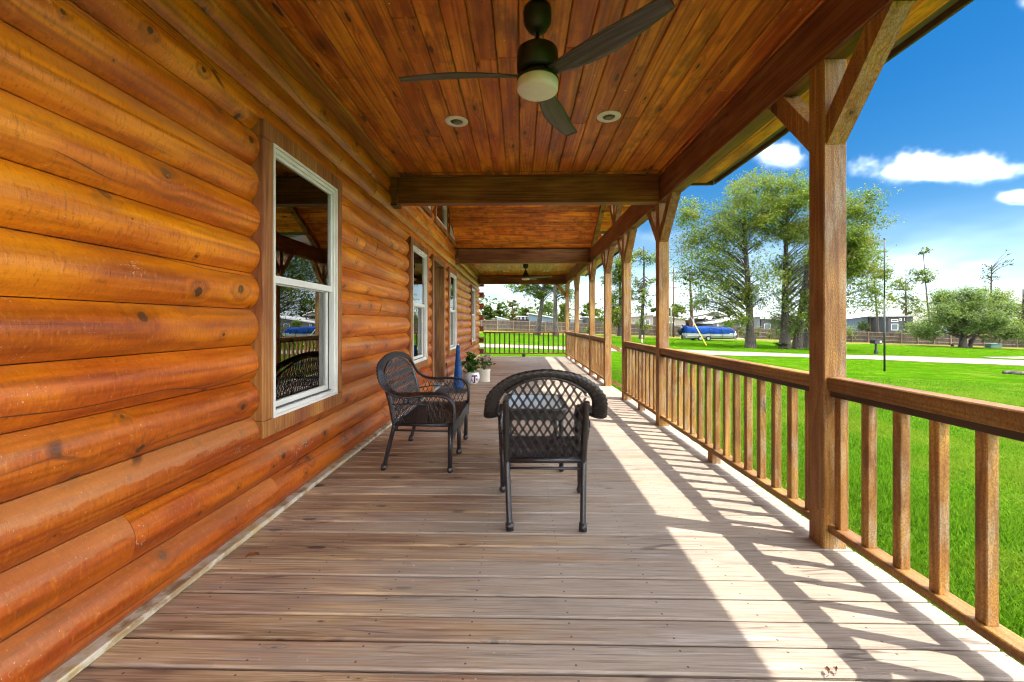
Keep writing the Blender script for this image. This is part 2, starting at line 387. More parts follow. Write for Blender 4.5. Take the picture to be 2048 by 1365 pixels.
# deck: brown stain kept near the house, bleached grey where feet and weather have worn it
def deck_extra(nt, col, hgt, vec, pos, rnd):
    sp = nd(nt, 'ShaderNodeSeparateXYZ', {0: pos}).outputs
    wn = noise(nt, vscale(nt, vec, (1.3, 16, 16)), 1.0, 4.0, .65)
    t = mth(nt, 'ADD', mth(nt, 'ADD', sp[0], mth(nt, 'MULTIPLY', mth(nt, 'SUBTRACT', wn, .5), 4.2)), mth(nt, 'MULTIPLY', mth(nt, 'SUBTRACT', rnd, .5), 1.9))
    wear = sstep(nt, t, -1.5, .6)
    g = noise(nt, vscale(nt, vec, (3.0, 120, 120)), 1.0, 4.0, .7)
    grey = ramp(nt, g, [(.3, (.21, .178, .148)), (.5, (.325, .28, .235)), (.7, (.41, .36, .305))])
    col = mixc(nt, mth(nt, 'MULTIPLY', wear, .86), col, grey)
    # darker streaks where the stain still sits in the grain, purplish-grey
    st = noise(nt, vscale(nt, vec, (2.2, 60, 60)), 1.0, 3.0, .75)
    col = mixc(nt, sstep(nt, st, .57, .72, 0, .5), col, (.15, .11, .095))
    pl = noise(nt, vscale(nt, vec, (1.2, 30, 30)), 1.0, 3.0, .7)
    col = mixc(nt, sstep(nt, pl, .58, .72, 0, .5), col, (.56, .52, .50))
    ck = cracks(nt, vec, (.8, 26, 5), .05, (0, 1))
    ckm = mth(nt, 'MULTIPLY', ck, sstep(nt, noise(nt, vec, 2.2, 1.0), .55, .62))
    col = mixc(nt, mth(nt, 'MULTIPLY', ckm, .6), col, (.06, .045, .04))
    sc = noise(nt, vec, 40.0, 2.0)
    col = mixc(nt, sstep(nt, sc, .745, .77, 0, .6), col, (.62, .56, .5))
    # screw heads over the joists
    oc = nd(nt, 'ShaderNodeSeparateXYZ', {0: nd(nt, 'ShaderNodeTexCoord').outputs['Object']}).outputs
    fx = mth(nt, 'MULTIPLY', mth(nt, 'SUBTRACT', mth(nt, 'FRACT', mth(nt, 'DIVIDE', oc[0], .406)), .5), .406)
    fy = mth(nt, 'SUBTRACT', mth(nt, 'ABSOLUTE', mth(nt, 'SUBTRACT', oc[1], .067)), .038)
    sd = mth(nt, 'SQRT', mth(nt, 'ADD', mth(nt, 'MULTIPLY', fx, fx), mth(nt, 'MULTIPLY', fy, fy)))
    col = mixc(nt, sstep(nt, sd, .0058, .0036, 0, .8), col, (.05, .04, .035))
    return col, hgt
M['deck'] = wood('deck_board_wood', [(.28, (.23, .142, .080)), (.5, (.41, .262, .152)), (.72, (.54, .375, .24))], 0, 100, 2.4, .68, .26, .085,
                 (.05, .03, .02), .6, False, deck_extra, spec=.3, knot_scale=(1.7, 5.5), bump_dist=.006, flat=2)
M['white'] = plain('white_vinyl', (.66, .645, .59), .42, .06, 4)
M['gasket'] = plain('dark_gasket', (.05, .05, .055), .5)
M['pvc'] = plain('light_trim_ring', (.74, .72, .64), .4, .05)
M['hole'] = plain('lamp_recess', (.09, .075, .055), .6, .3, 20)
M['fanmetal'] = plain('fan_dark_bronze', (.022, .024, .020), .38, .2, 12, metal=.4)
M['fanglass'] = plain('fan_opal_lens', (.72, .71, .58), .35, .06, 9)
M['blade'] = wood('fan_blade_wood', [(.3, (.035, .030, .026)), (.6, (.085, .072, .062)), (.8, (.15, .13, .115))], 0, 60, 2.2, .42, .05, 0, bump=.15, spec=.5)
M['wicker'] = plain('dark_resin_wicker', (.016, .014, .016), .36, .35, 60, .25, spec=.6)
M['wicker_b'] = plain('dark_brown_wicker', (.019, .015, .013), .42, .35, 60, .25, spec=.55)
M['tableglass'] = plain('sky_toned_table_glass', (.50, .56, .60), .12, .03, 3, spec=.8)  # reflected sky painted into the glass colour
M['bluecer'] = plain('blue_glazed_ceramic', (.006, .055, .20), .45, .35, 14, .15, spec=.12, coat=.08, coat_rough=.08)
M['potwhite'] = plain('white_glazed_pot', (.72, .70, .72), .3, .05, 5)
M['crock'] = plain('cream_stoneware', (.66, .61, .50), .4, .08, 5)
M['maroon'] = plain('maroon_print', (.07, .006, .018), .4, .1)
M['soil'] = plain('potting_soil', (.03, .02, .014), .95, .3, 40, .8)
M['mat'] = plain('dark_door_mat', (.035, .028, .03), .95, .4, 90, .6)
M['door'] = plain('blue_grey_door', (.16, .21, .26), .35, .06, 3)
M['steel'] = plain('brushed_handle', (.5, .48, .44), .3, .1, 20, metal=1.0)
M['sill'] = plain('aluminium_sill', (.42, .46, .50), .35, .1, 8, metal=.5)
M['roof'] = plain('roof_metal', (.18, .14, .11), .5, .15, 2)
M['fascia'] = plain('dark_fascia', (.11, .055, .025), .5, .2, 5)
M['room'] = plain('room_plaster', (.22, .20, .18), .9, .1, 1)
M['blind'] = plain('blind_slat', (.30, .28, .25), .6, .05, 3)
M['skirt'] = plain('deck_fascia_wood', (.16, .10, .06), .8, .25, 9, .3)

def glass(name, ior=3.0, tint=(.82, .86, .86)):
    m, nt = newmat(name)
    fr = nd(nt, 'ShaderNodeFresnel', {'IOR': ior}).outputs[0]
    tr = nd(nt, 'ShaderNodeBsdfTransparent', {'Color': tint + (1,)}).outputs[0]
    gl = nd(nt, 'ShaderNodeBsdfGlossy', {'Color': (1, 1, 1, 1), 'Roughness': 0.0}).outputs[0]
    mx = nd(nt, 'ShaderNodeMixShader', {0: fr, 1: tr, 2: gl})
    nd(nt, 'ShaderNodeOutputMaterial', {'Surface': mx.outputs[0]}); return m
M['glass'] = glass('window_glass')

def leafmat(name, a, b, c=None, trans=.35, rough=.5, spec=.3):
    m, nt = newmat(name)
    geo = nd(nt, 'ShaderNodeNewGeometry'); r = geo.outputs['Random Per Island']
    n = noise(nt, geo.outputs['Position'], .55, 3.0)
    col = mixc(nt, r, a, b)
    if c: col = mixc(nt, sstep(nt, n, .45, .7, 0, .8), col, c)
    p = nd(nt, 'ShaderNodeBsdfPrincipled', {'Base Color': col, 'Roughness': rough, 'Specular IOR Level': spec})
    t = nd(nt, 'ShaderNodeBsdfTranslucent', {'Color': mixc(nt, 1.0, col, (1.25, 1.3, .7), 'MULTIPLY')})
    mx = nd(nt, 'ShaderNodeMixShader', {0: trans, 1: p.outputs[0], 2: t.outputs[0]})
    nd(nt, 'ShaderNodeOutputMaterial', {'Surface': mx.outputs[0]}); return m
M['leaf_oak'] = leafmat('oak_leaves', (.055, .105, .014), (.17, .22, .036), (.20, .20, .04), spec=.1)
M['leaf_dark'] = leafmat('dark_leaves', (.022, .050, .008), (.060, .095, .016), (.075, .085, .018), spec=.12)
M['leaf_grey'] = leafmat('grey_green_leaves', (.065, .11, .025), (.17, .23, .075), (.13, .19, .045), spec=.1)
M['leaf_brown'] = leafmat('rusty_leaves', (.11, .075, .025), (.15, .14, .05), (.09, .12, .03))
M['leaf_bush'] = leafmat('bush_leaves', (.07, .14, .015), (.17, .25, .03), (.20, .22, .05))
M['leaf_pot'] = leafmat('pot_leaves', (.020, .085, .006), (.065, .19, .014), None, .25, .35)
M['petal'] = leafmat('pink_petals', (.42, .12, .42), (.60, .25, .55), None, .3)
M['bark'] = wood('tree_bark', [(.3, (.022, .017, .013)), (.7, (.085, .068, .054))], 2, 9, 2.2, .9, .15, 0, bump=.9, world=True, bump_dist=.05)
M['bark_red'] = wood('dead_bark', [(.3, (.035, .018, .012)), (.7, (.12, .07, .045))], 2, 9, 2.2, .9, .15, 0, bump=.9, world=True, bump_dist=.05)

# ================================================================ GROUND, DRIVE, LAWN
def ground_mat():
    m, nt = newmat('lawn_ground')
    pos = nd(nt, 'ShaderNodeNewGeometry').outputs['Position']
    n1 = noise(nt, pos, .35, 4.0, .6); n2 = noise(nt, pos, 9.0, 5.0, .7); n3 = noise(nt, pos, 60.0, 3.0, .7)
    n4 = noise(nt, pos, 2.2, 4.0, .6)
    c = ramp(nt, n3, [(.3, (.009, .036, .001)), (.5, (.036, .095, .002)), (.7, (.075, .155, .004))])
    c = mixc(nt, sstep(nt, n2, .35, .65, 0, .55), c, (.022, .105, .002))
    c = mixc(nt, sstep(nt, n4, .46, .70, 0, .7), c, (.090, .120, .010))
    n5 = noise(nt, vscale(nt, pos, (.5, 1.6, 1)), 1.0, 3.0, .6)
    c = mixc(nt, sstep(nt, n5, .45, .66, 0, .6), c, (.018, .062, .002))
    sp = nd(nt, 'ShaderNodeSeparateXYZ', {0: pos}).outputs
    far = sstep(nt, mth(nt, 'ADD', sp[1], mth(nt, 'MULTIPLY', n1, 18.0)), 62, 68)      # dry strip along the fence
    c = mixc(nt, mth(nt, 'MULTIPLY', far, .7), c, (.16, .13, .04))
    c = mixc(nt, mth(nt, 'MULTIPLY', sstep(nt, n1, .60, .72), .5), c, (.10, .13, .02))
    finish(nt, c, .9, mth(nt, 'ADD', n3, n2), .6, .05, spec=.0); return m
M['lawn'] = ground_mat()
def gravel_mat():
    m, nt = newmat('pale_gravel')
    pos = nd(nt, 'ShaderNodeNewGeometry').outputs['Position']
    n = noise(nt, pos, 25.0, 6.0, .75); n2 = noise(nt, vscale(nt, pos, (.25, 1.4, 1)), 1.0, 4.0, .6)
    c = ramp(nt, n, [(.25, (.13, .105, .08)), (.5, (.205, .172, .14)), (.75, (.26, .225, .19))])
    c = mixc(nt, sstep(nt, n2, .55, .75, 0, .45), c, (.14, .115, .08))
    finish(nt, c, .95, n, .8, .03, spec=.15); return m
M['gravel'] = gravel_mat()

def axis_vals(near, far, n):
    t = np.linspace(-1, 1, n); return np.sign(t) * (np.abs(t) * near + np.abs(t) ** 4 * (far - near))
gx = np.unique(np.concatenate([np.linspace(-700, -20, 16), np.linspace(-15, 85, 41), np.linspace(90, 700, 16)]))
gy = np.unique(np.concatenate([np.linspace(-500, -25, 12), np.linspace(-20, 90, 45), np.linspace(95, 900, 16)]))
V = np.array([(x, y, gz(x, y)) for y in gy for x in gx]); nx = len(gx)
Fc = np.array([(j * nx + i, j * nx + i + 1, (j + 1) * nx + i + 1, (j + 1) * nx + i) for j in range(len(gy) - 1) for i in range(nx - 1)])
tag(link('lawn', np_mesh('lawn', V, Fc, True), M['lawn']), kind='structure')

def wob(x, s): return math.sin(x * .37 + s) * .35 + math.sin(x * 1.13 + 2 * s) * .16 + math.sin(x * 2.9 + 3 * s) * .09
def strip(name, pts, mat, lift):
    """ribbon from a list of (near point, far point) pairs"""
    vs = []; fs = []; k = 5
    for (a, b) in pts:
        for t in range(k):
            x = a[0] + (b[0] - a[0]) * t / (k - 1); y = a[1] + (b[1] - a[1]) * t / (k - 1)
            vs.append((x, y, gz(x, y) + lift))
    for i in range(len(pts) - 1):
        for t in range(k - 1): fs.append((i * k + t, (i + 1) * k + t, (i + 1) * k + t + 1, i * k + t + 1))
    mb = MB(); mb.add(vs, fs, True); return mb.build(name, mat)
pts = []
for i in range(261):
    x = -60 + i * .6
    near = 26.0 - max(0, x - 24) * .10 + wob(x, 1.0); far = 29.8 + max(0, x - 10) * .05 + wob(x, 4.0)
    pts.append(((x, near), (x, far)))
tag(strip('gravel_drive', pts, M['gravel'], .02), kind='structure')
pts = []
for i in range(70):
    x = 36 + i * 1.0
    near = 32.5 + wob(x, 2.0) * .6; far = near + 1.0 + min(9, max(0, (x - 36)) * .45) + wob(x, 6.0) * .6
    pts.append(((x, near), (x, far)))
tag(strip('gravel_turnout', pts, M['gravel'], .016), kind='structure')

# short mown grass blades near the porch (density falls with distance)
def grass():
    N = 420000
    r = RNG.random(N); y = 0.2 + 15.5 * r ** 1.25
    x0 = 1.9; x = x0 + (RNG.random(N) ** 1.5) * (2.2 + y * 1.15)
    z = -0.5 - 0.031 * x + 0.007 * y
    h = RNG.uniform(.025, .065, N) * (1 + .35 * np.sin(x * 2.1) * np.sin(y * 1.7)); wd = RNG.uniform(.004, .009, N) * (1 + y * .10)
    a = RNG.uniform(0, 2 * np.pi, N); lean = RNG.uniform(0, .055, N); b = RNG.uniform(0, 2 * np.pi, N)
    P = np.stack([x, y, z - .004], 1); s = np.stack([np.cos(a) * wd, np.sin(a) * wd, np.zeros(N)], 1)
    T = P + np.stack([np.cos(b) * lean, np.sin(b) * lean, h], 1)
    V = np.stack([P - s, P + s, T], 1).reshape(-1, 3); return np_mesh('grass', V, np.arange(3 * N).reshape(-1, 3))
M['grass'] = leafmat('grass_blades', (.04, .12, .007), (.13, .26, .013), (.16, .23, .022), .4, .7, .05)
tag(link('grass', grass(), M['grass']), 'short bright green mown grass beside the porch', 'grass', kind='stuff')

# ================================================================ PORCH DECK
DX0, DX1, PITCH = -1.64, 1.85, 0.1418
deck = empty('porch_deck', (0, 0, 0), 'weathered brown and grey plank deck of the porch', 'deck')
variants = []
for k in range(6):
    rr = random.Random(k); mb = MB(); wv = PITCH - .0085 - rr.random() * .003
    mb.cbox(DX0, DX1 - rr.random() * .012, 0, wv, -.028, 0, .007); variants.append(mb.mesh('deck_board'))
nb = int((16.02 + 1.6) / PITCH)
for i in range(nb):
    y = -1.6 + i * PITCH
    o = link('deck_board', variants[random.randrange(6)], M['deck'], deck, (0, y, random.uniform(-.0022, 0.0)))
    o.rotation_euler.y = random.uniform(-.0006, .0006)
YEND = -1.6 + nb * PITCH
MB().box(DX0, DX1 - .02, -1.6, YEND - .02, -.09, -.06).build('gap_shadow_sheet', M['skirt'], deck)  # added solid sheet below the boards, keeps the gaps between them dark
MB().box(DX1 - .06, DX1 - .02, -1.6, YEND - .02, -.26, -.03).build('rim_board', M['skirt'], deck)
MB().box(DX0, DX1 - .07, YEND - .06, YEND - .025, -.26, -.03).build('rim_board', M['skirt'], deck)
for y in (-.4, 2.4, 5.2, 7.0, 8.5, 10.3, 13.1, 15.8):
    MB().box(DX1 - .22, DX1 - .08, y, y + .14, -.9, -.05).build('pier', M['skirt'], deck)

# ================================================================ LOG HOUSE WALL
LP, LZ0 = .2175, .03
XG, XA, XB = -1.636, -1.578, -1.72      # groove, apex, back of the logs
house = empty('log_house', (-1.7, 7.4, 0), 'orange brown varnished log house wall with white windows along the porch', 'house')
HO = under(house)
R_ = ((LP / 2) ** 2 + (XA - XG) ** 2) / (2 * (XA - XG))
def arcx(z):                             # face of a log at height z within its course (0..LP)
    d = z - LP / 2; return XA - R_ + math.sqrt(max(R_ * R_ - d * d, 0))
def ceil_z(y): return 3.06 + max(0.0, 2.58 - abs(y - 7.76)) * .555 if abs(y - 7.76) < 2.58 else 3.06
def log_piece(y0, y1, k, zlo=0.0, zhi=LP):
    rr = random.Random(k * 1000 + int(y0 * 100)); n = 13
    zs = [zlo + (zhi - zlo) * i / (n - 1) for i in range(n)]
    if zlo == 0: zs[0] = .0020
    if zhi == LP: zs[-1] = LP - .0020
    base = LZ0 + k * LP; m = max(2, int((y1 - y0) / .35) + 1)
    ph = rr.random() * 9; vs = []; fs = []
    for j in range(m):
        y = y0 + (y1 - y0) * j / (m - 1)
        g = .004 * math.sin(y * .9 + ph) + .0025 * math.sin(y * 2.7 + ph * 2)
        s = 1.0
        for z in zs:
            x = arcx(z); t = (x - XG) / (XA - XG)
            vs.append((x + g * t, y, base + z + .0022 * math.sin(y * 1.4 + ph) * t))
    for j in range(m - 1):
        for i in range(n - 1):
            fs.append((j * n + i, (j + 1) * n + i, (j + 1) * n + i + 1, j * n + i + 1))
    mb = MB(); mb.add(vs, fs, True)
    for (y, flip, j) in ((y0, 0, 0), (y1, 1, m - 1)):        # flat sawn ends and flat back
        q = [vs[j * n + i] for i in range(n)] + [(XB, y, base + zs[-1]), (XB, y, base + zs[0])]
        f = tuple(range(n + 2)); mb.add(q, [f[::-1] if not flip else f])
    a, b = base + zs[0], base + zs[-1]
    mb.add([(XB, y0, a), (XB, y1, a), (XB, y1, b), (XB, y0, b), (arcx(zs[0]), y0, a), (arcx(zs[0]), y1, a), (arcx(zs[-1]), y1, b), (arcx(zs[-1]), y0, b)],
           [(0, 3, 2, 1), (0, 1, 5, 4), (3, 7, 6, 2)])
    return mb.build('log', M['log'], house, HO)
XT = -1.555
WIN = [(2.522, 3.655), (5.97, 7.10), (9.20, 10.33), (13.45, 14.58)]; WZ0, WZ1 = .55, 2.487
DOOR = (7.50, 8.68)
UP = [(4.95, 5.95), (6.10, 7.42), (7.72, 9.02), (9.24, 10.22)]; UZ0 = 3.11
def openings(k):
    a, b = LZ0 + k * LP, LZ0 + (k + 1) * LP; out = []
    for (y0, y1) in WIN:
        if b > WZ0 + .05 and a < WZ1 - .05: out.append((y0 + .045, y1 - .045, WZ0 + .05 - a, WZ1 - .05 - a))
    if a < WZ1 - .05: out.append((DOOR[0] + .045, DOOR[1] - .045, -1, WZ1 - .05 - a))
    for (y0, y1) in UP:
        if b > UZ0 + .05 and a > 2.9: out.append((y0 + .045, y1 - .045, UZ0 + .05 - a, 9))
    return sorted(out)
JOINT = {1: [1.70, 6.3, 11.2], 12: [4.6, 11.9], 9: [4.3], 6: [4.75]}
def split(y0, y1, k):
    rr = random.Random(k * 77 + int(y0 * 10)); cuts = [c for c in JOINT.get(k, []) if y0 + .1 < c < y1 - .1]
    if not cuts:
        c = y0 + rr.uniform(3.2, 5.0)
        while c < y1 - 1.2: cuts.append(c); c += rr.uniform(3.2, 5.0)
    e = [y0] + cuts + [y1]
    return [(e[i] + (.0012 if i else 0), e[i + 1] - (.0012 if i < len(e) - 2 else 0)) for i in range(len(e) - 1)]
for k in range(21):
    a, b = LZ0 + k * LP, LZ0 + (k + 1) * LP
    if b <= 3.09: lo, hi = -2.2, 16.45
    else:
        hw = 2.58 - (a - 3.06) / .555 + .1
        if hw < .3: break
        lo, hi = 7.76 - hw, 7.76 + hw
    y = lo
    for (o0, o1, zl, zh) in openings(k):
        o0 = max(o0, lo); o1 = min(o1, hi)
        if o1 <= lo or o0 >= hi: continue
        if o0 - y > .02:
            for s in split(y, o0, k): log_piece(s[0], s[1], k)
        if zl > .03: log_piece(o0, o1, k, 0, zl)
        if zh < LP - .03: log_piece(o0, o1, k, max(zh, 0), LP)
        y = o1
    if hi - y > .02:
        for s in split(y, hi, k): log_piece(s[0], s[1], k)
mb = MB(); mb.cbox(-1.66, -1.572, -2.2, 7.44, .0005, .031, .006); mb.build('base_strip', M['base'], house, HO)
mb = MB(); mb.cbox(-1.66, -1.572, 8.74, 16.4, .0005, .031, .006); mb.build('base_strip', M['base'], house, HO)
# crossing log tails at the far corner, end walls, the room behind the glass
for k in range(0, 14, 2):
    z = LZ0 + k * LP + .035
    mb = MB(); mb.cbox(-1.68, -1.42, 16.3, 16.46, z, z + LP - .012, .008); mb.build('log_tail', M['log_end'], house, HO)
MB().box(-9.0, -1.66, 16.47, 16.62, -.5, 3.05).build('end_wall', M['log_end'], house, HO)
MB().box(-9.0, -1.66, -2.4, -2.21, -.5, 3.05).build('end_wall', M['log_end'], house, HO)
mb = MB()
mb.add([(-6, -2.2, -.02), (-1.73, -2.2, -.02), (-1.73, 16.4, -.02), (-6, 16.4, -.02), (-6, -2.2, 5.2), (-1.73, -2.2, 5.2), (-1.73, 16.4, 5.2), (-6, 16.4, 5.2)],
       [(0, 1, 2, 3), (4, 7, 6, 5), (0, 4, 5, 1), (3, 2, 6, 7), (0, 3, 7, 4)])
mb.build('room_lining', M['room'], house, HO)

def rect(y0, y1, z0, z1): return [(y0, z0), (y1, z0), (y1, z1), (y0, z1)]
def window(y0, y1):
    z0, z1 = WZ0, WZ1; t = .105
    mb = MB()
    mb.cbox(XB + .02, XT, y0, y0 + t, z0 + t, z1 - t, .004); mb.cbox(XB + .02, XT, y1 - t, y1, z0 + t, z1 - t, .004)
    mb.cbox(XB + .02, XT + .003, y0, y1, z0, z0 + t - .001, .004); mb.cbox(XB + .02, XT + .003, y0, y1, z1 - t + .001, z1, .004)
    wn = mb.build('window', M['trim'], house, HO)
    a0, a1, b0, b1 = y0 + t - .002, y1 - t + .002, z0 + t - .002, z1 - t + .002; fw = .042
    mb = MB(); mb.ring(rect(a0, a1, b0, b1), rect(a0 + .018, a1 - .018, b0 + .018, b1 - .018), 'x', XB + .01, XT + .006)
    mb.ring(rect(a0 + .017, a1 - .017, b0 + .017, b1 - .017), rect(a0 + fw, a1 - fw, b0 + fw, b1 - fw), 'x', XB + .012, XT - .008)
    mb.build('frame', M['white'], wn)
    zm = (b0 + b1) / 2 + .005; i0, i1 = a0 + fw, a1 - fw; s = .022
    mb = MB(); mb.ring(rect(i0, i1, zm - .012, b1 - fw), rect(i0 + s, i1 - s, zm + .034, b1 - fw - s), 'x', XT - .048, XT - .022)
    us = mb.build('upper_sash', M['white'], wn)
    MB().box(XT - .037, XT - .034, i0 + s - .004, i1 - s + .004, zm + .030, b1 - fw - s + .004).build('pane', M['glass'], wn)
    mb = MB(); mb.ring(rect(i0 + .004, i1 - .004, b0 + fw + .002, zm + .012), rect(i0 + .034, i1 - .034, b0 + fw + .042, zm - .02), 'x', XT - .085, XT - .055)
    mb.build('lower_sash', M['white'], wn)
    MB().box(XT - .072, XT - .069, i0 + .030, i1 - .030, b0 + fw + .038, zm - .016).build('pane', M['glass'], wn)
    mb = MB(); mb.box(XT - .052, XT - .049, i1 - .012, i1 - .002, b0 + fw, zm - .014); mb.box(XT - .052, XT - .03, i0, i1, b0 + fw - .001, b0 + fw + .006)
    mb.build('gasket', M['gasket'], wn)
    mb = MB(); z = b0 + .05
    while z < b1 - .05:
        mb.add([(XT - .195, a0 + .03, z), (XT - .150, a0 + .03, z + .004), (XT - .150, a1 - .03, z + .004), (XT - .195, a1 - .03, z)], [(0, 1, 2, 3)]); z += .043
    tag(mb.build('blind', M['blind'], wn), kind='stuff')
for (a, b) in WIN: window(a, b)
def shrink(poly, d):
    """inset a convex counter-clockwise polygon by d"""
    n = len(poly); out = []
    for i in range(n):
        p0, p1, p2 = Vector(poly[i - 1]), Vector(poly[i]), Vector(poly[(i + 1) % n])
        e1 = (p1 - p0).normalized(); e2 = (p2 - p1).normalized(); n1 = Vector((-e1.y, e1.x)); n2 = Vector((-e2.y, e2.x))
        bis = (n1 + n2); bis *= d / max(bis.dot(n1), .2); out.append(tuple(p1 + bis))
    return out
for (a, b) in UP:
    top0, top1 = ceil_z(a) + .03, ceil_z(b) + .03
    outer = [(a, UZ0), (b, UZ0), (b, top1), (a, top0)]
    tr = [(a + .09, UZ0 + .1), (b - .09, UZ0 + .1), (b - .09, ceil_z(b - .09) - .17), (a + .09, ceil_z(a + .09) - .17)]
    if tr[2][1] < tr[1][1] + .05:
        tr = [tr[0], (b - .09, UZ0 + .1), (b - .09, UZ0 + .16), tr[3]]
    if tr[3][1] < tr[0][1] + .05: tr = [tr[0], tr[1], tr[2], (a + .09, UZ0 + .16)]
    mb = MB(); mb.ring(outer, tr, 'x', XB + .02, XT); wn = mb.build('window', M['trim'], house, HO)
    mb = MB(); mb.ring(tr, shrink(tr, .045), 'x', XB + .015, XT - .006); mb.build('frame', M['white'], wn)
    p = shrink(tr, .04); mb = MB(); mb.prism(p, 'x', XT - .05, XT - .047); mb.build('pane', M['glass'], wn)
# entrance door
y0, y1 = DOOR; t = .10
mb = MB(); mb.cbox(XB + .02, XT, y0, y0 + t, .032, WZ1 - t, .004); mb.cbox(XB + .02, XT, y1 - t, y1, .032, WZ1 - t, .004); mb.cbox(XB + .02, XT + .003, y0, y1, WZ1 - t + .001, WZ1, .004)
mb.box(XB - .10, XB + .025, y0 + .07, y0 + t + .01, .03, WZ1 - t); mb.box(XB - .10, XB + .025, y1 - t - .01, y1 - .07, .03, WZ1 - t)
mb.box(XB - .10, XB + .025, y0 + .07, y1 - .07, WZ1 - t - .01, WZ1 - .06)
dr = mb.build('door', wood('door_jamb', [(.3, (.20, .075, .02)), (.7, (.36, .15, .045))], 2, 45, 1.5, .5, .1, .03), house, HO)
c0, c1 = y0 + t + .012, y1 - t - .012
mb = MB(); mb.ring(rect(c0, c1, .05, WZ1 - t - .012), rect(c0 + .13, c1 - .13, .95, WZ1 - t - .16), 'x', XB - .075, XB - .03)
for zz in (.20, .55):
    mb.ring(rect(c0 + .14, c1 - .14, zz, zz + .28), rect(c0 + .17, c1 - .17, zz + .03, zz + .25), 'x', XB - .032, XB - .024)
mb.build('door_leaf', M['door'], dr)
MB().box(XB - .055, XB - .051, c0 + .125, c1 - .125, .945, WZ1 - t - .155).build('pane', M['glass'], dr)
MB().cbox(XB - .10, XT - .01, c0 - .02, c1 + .02, .001, .045, .004).build('threshold', M['sill'], dr)
mb = MB(); mb.tube([(XB - .03, c0 + .07, 1.02), (XB + .02, c0 + .07, 1.02), (XB + .025, c0 + .10, 1.02), (XB + .025, c0 + .18, 1.02)], .011, 8)
mb.build('handle', M['steel'], dr)

# ================================================================ PORCH ROOF: ceiling, beams, trims, roof panels
CZ = 3.06
roof = empty('porch_roof', (0, 7.4, 3.06), 'porch roof with orange stained plank ceiling and dark timber beams', 'roof')
RO = under(roof)
BX0, BX1, BZ = 1.685, 1.815, 2.72
PW = .152
def plank_run(xs, segs, mat):
    for x in xs:
        rr = random.Random(int(x * 1000)); y0, y1 = segs
        cuts = [y0]; c = y0 + rr.uniform(1.6, 6.0)
        while c < y1 - 1.0: cuts.append(c); c += rr.uniform(3.6, 4.9)
        cuts.append(y1)
        for a, b in zip(cuts[:-1], cuts[1:]):
            mb = MB(); mb.cbox(-PW / 2 + .002, PW / 2 - .002, 0, b - a - .0015, 0, .018, .0075)
            o = mb.build('ceiling_plank', mat, roof, Vector((x, a, CZ + rr.uniform(0, .0012))) + RO)
xs_in = [-1.53 + PW * (i + .5) for i in range(22)]
xs_out = [1.885 + PW * i for i in range(4)]
plank_run(xs_in, (-2.2, 5.16), M['ceil']); plank_run(xs_in, (10.44, 15.95), M['ceil'])
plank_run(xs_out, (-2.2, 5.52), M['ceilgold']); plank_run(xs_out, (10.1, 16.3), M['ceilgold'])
# gable ceiling planks (they run across the porch)
SL = math.atan(.555); slen = 2.58 / math.cos(SL); npl = int(slen / PW)
for side in (-1, 1):
    for i in range(npl):
        s0 = .02 + i * PW; yb = 7.76 + side * (2.58 - s0 * math.cos(SL)); zb = 3.075 + s0 * math.sin(SL)
        rr = random.Random(i * 7 + side); cut = rr.uniform(-.9, 2.0)
        for (a, b) in ((-1.56, cut), (cut + .002, 2.52 if s0 > .62 else 1.84)):
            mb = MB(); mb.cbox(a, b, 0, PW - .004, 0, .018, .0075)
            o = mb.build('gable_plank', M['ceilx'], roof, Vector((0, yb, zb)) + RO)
            o.rotation_euler.x = SL if side < 0 else -SL
            if side > 0:
                me = o.data
                for vv in me.vertices: vv.co.y -= PW - .002
def solid(name, mat, *a, c=.006):
    mb = MB(); mb.cbox(*a, c); return mb.build(name, mat, roof, RO)
solid('main_beam', M['beamy'], BX0, BX1, -2.2, 5.2, BZ, CZ - .004); solid('main_beam', M['beamy'], BX0, BX1, 5.203, 10.36, BZ, CZ - .004)
solid('main_beam', M['beamy'], BX0, BX1, 10.363, 15.96, BZ, CZ - .004)
for y in (5.15, 10.30):
    solid('cross_beam', M['beamx'], -1.50, BX0 - .002, y, y + .13, BZ, CZ - .022)
    solid('beam_cap', M['beamx'], -1.51, BX0 - .002, y - .014, y + .144, CZ - .021, CZ - .003, c=.003)
    solid('beam_ledger', M['beamx'], -1.60, -1.502, y - .03, y + .16, BZ - .03, CZ - .004)
solid('cross_beam', M['beamx'], -1.50, BX0 - .002, 15.82, 15.95, BZ, CZ - .003)
solid('beam_ledger', M['beamx'], -1.66, -1.502, 15.80, 16.50, BZ, CZ - .004)
solid('cross_beam', M['beamx'], -1.50, BX0 - .002, -2.2, -2.07, BZ, CZ - .003)
M['crown'] = wood('ceiling_edge_trim', [(.3, (.24, .085, .014)), (.7, (.46, .18, .03))], 1, 40, 2, .6, .1, 0)
for (a, b) in ((-2.2, 5.13), (10.46, 15.8)):
    solid('wall_trim', M['crown'], -1.60, -1.462, a, b, CZ - .030, CZ - .002, c=.008)
    solid('beam_trim', M['ceil'], BX0 - .022, BX0 - .001, a, b, CZ - .030, CZ - .003, c=.006)
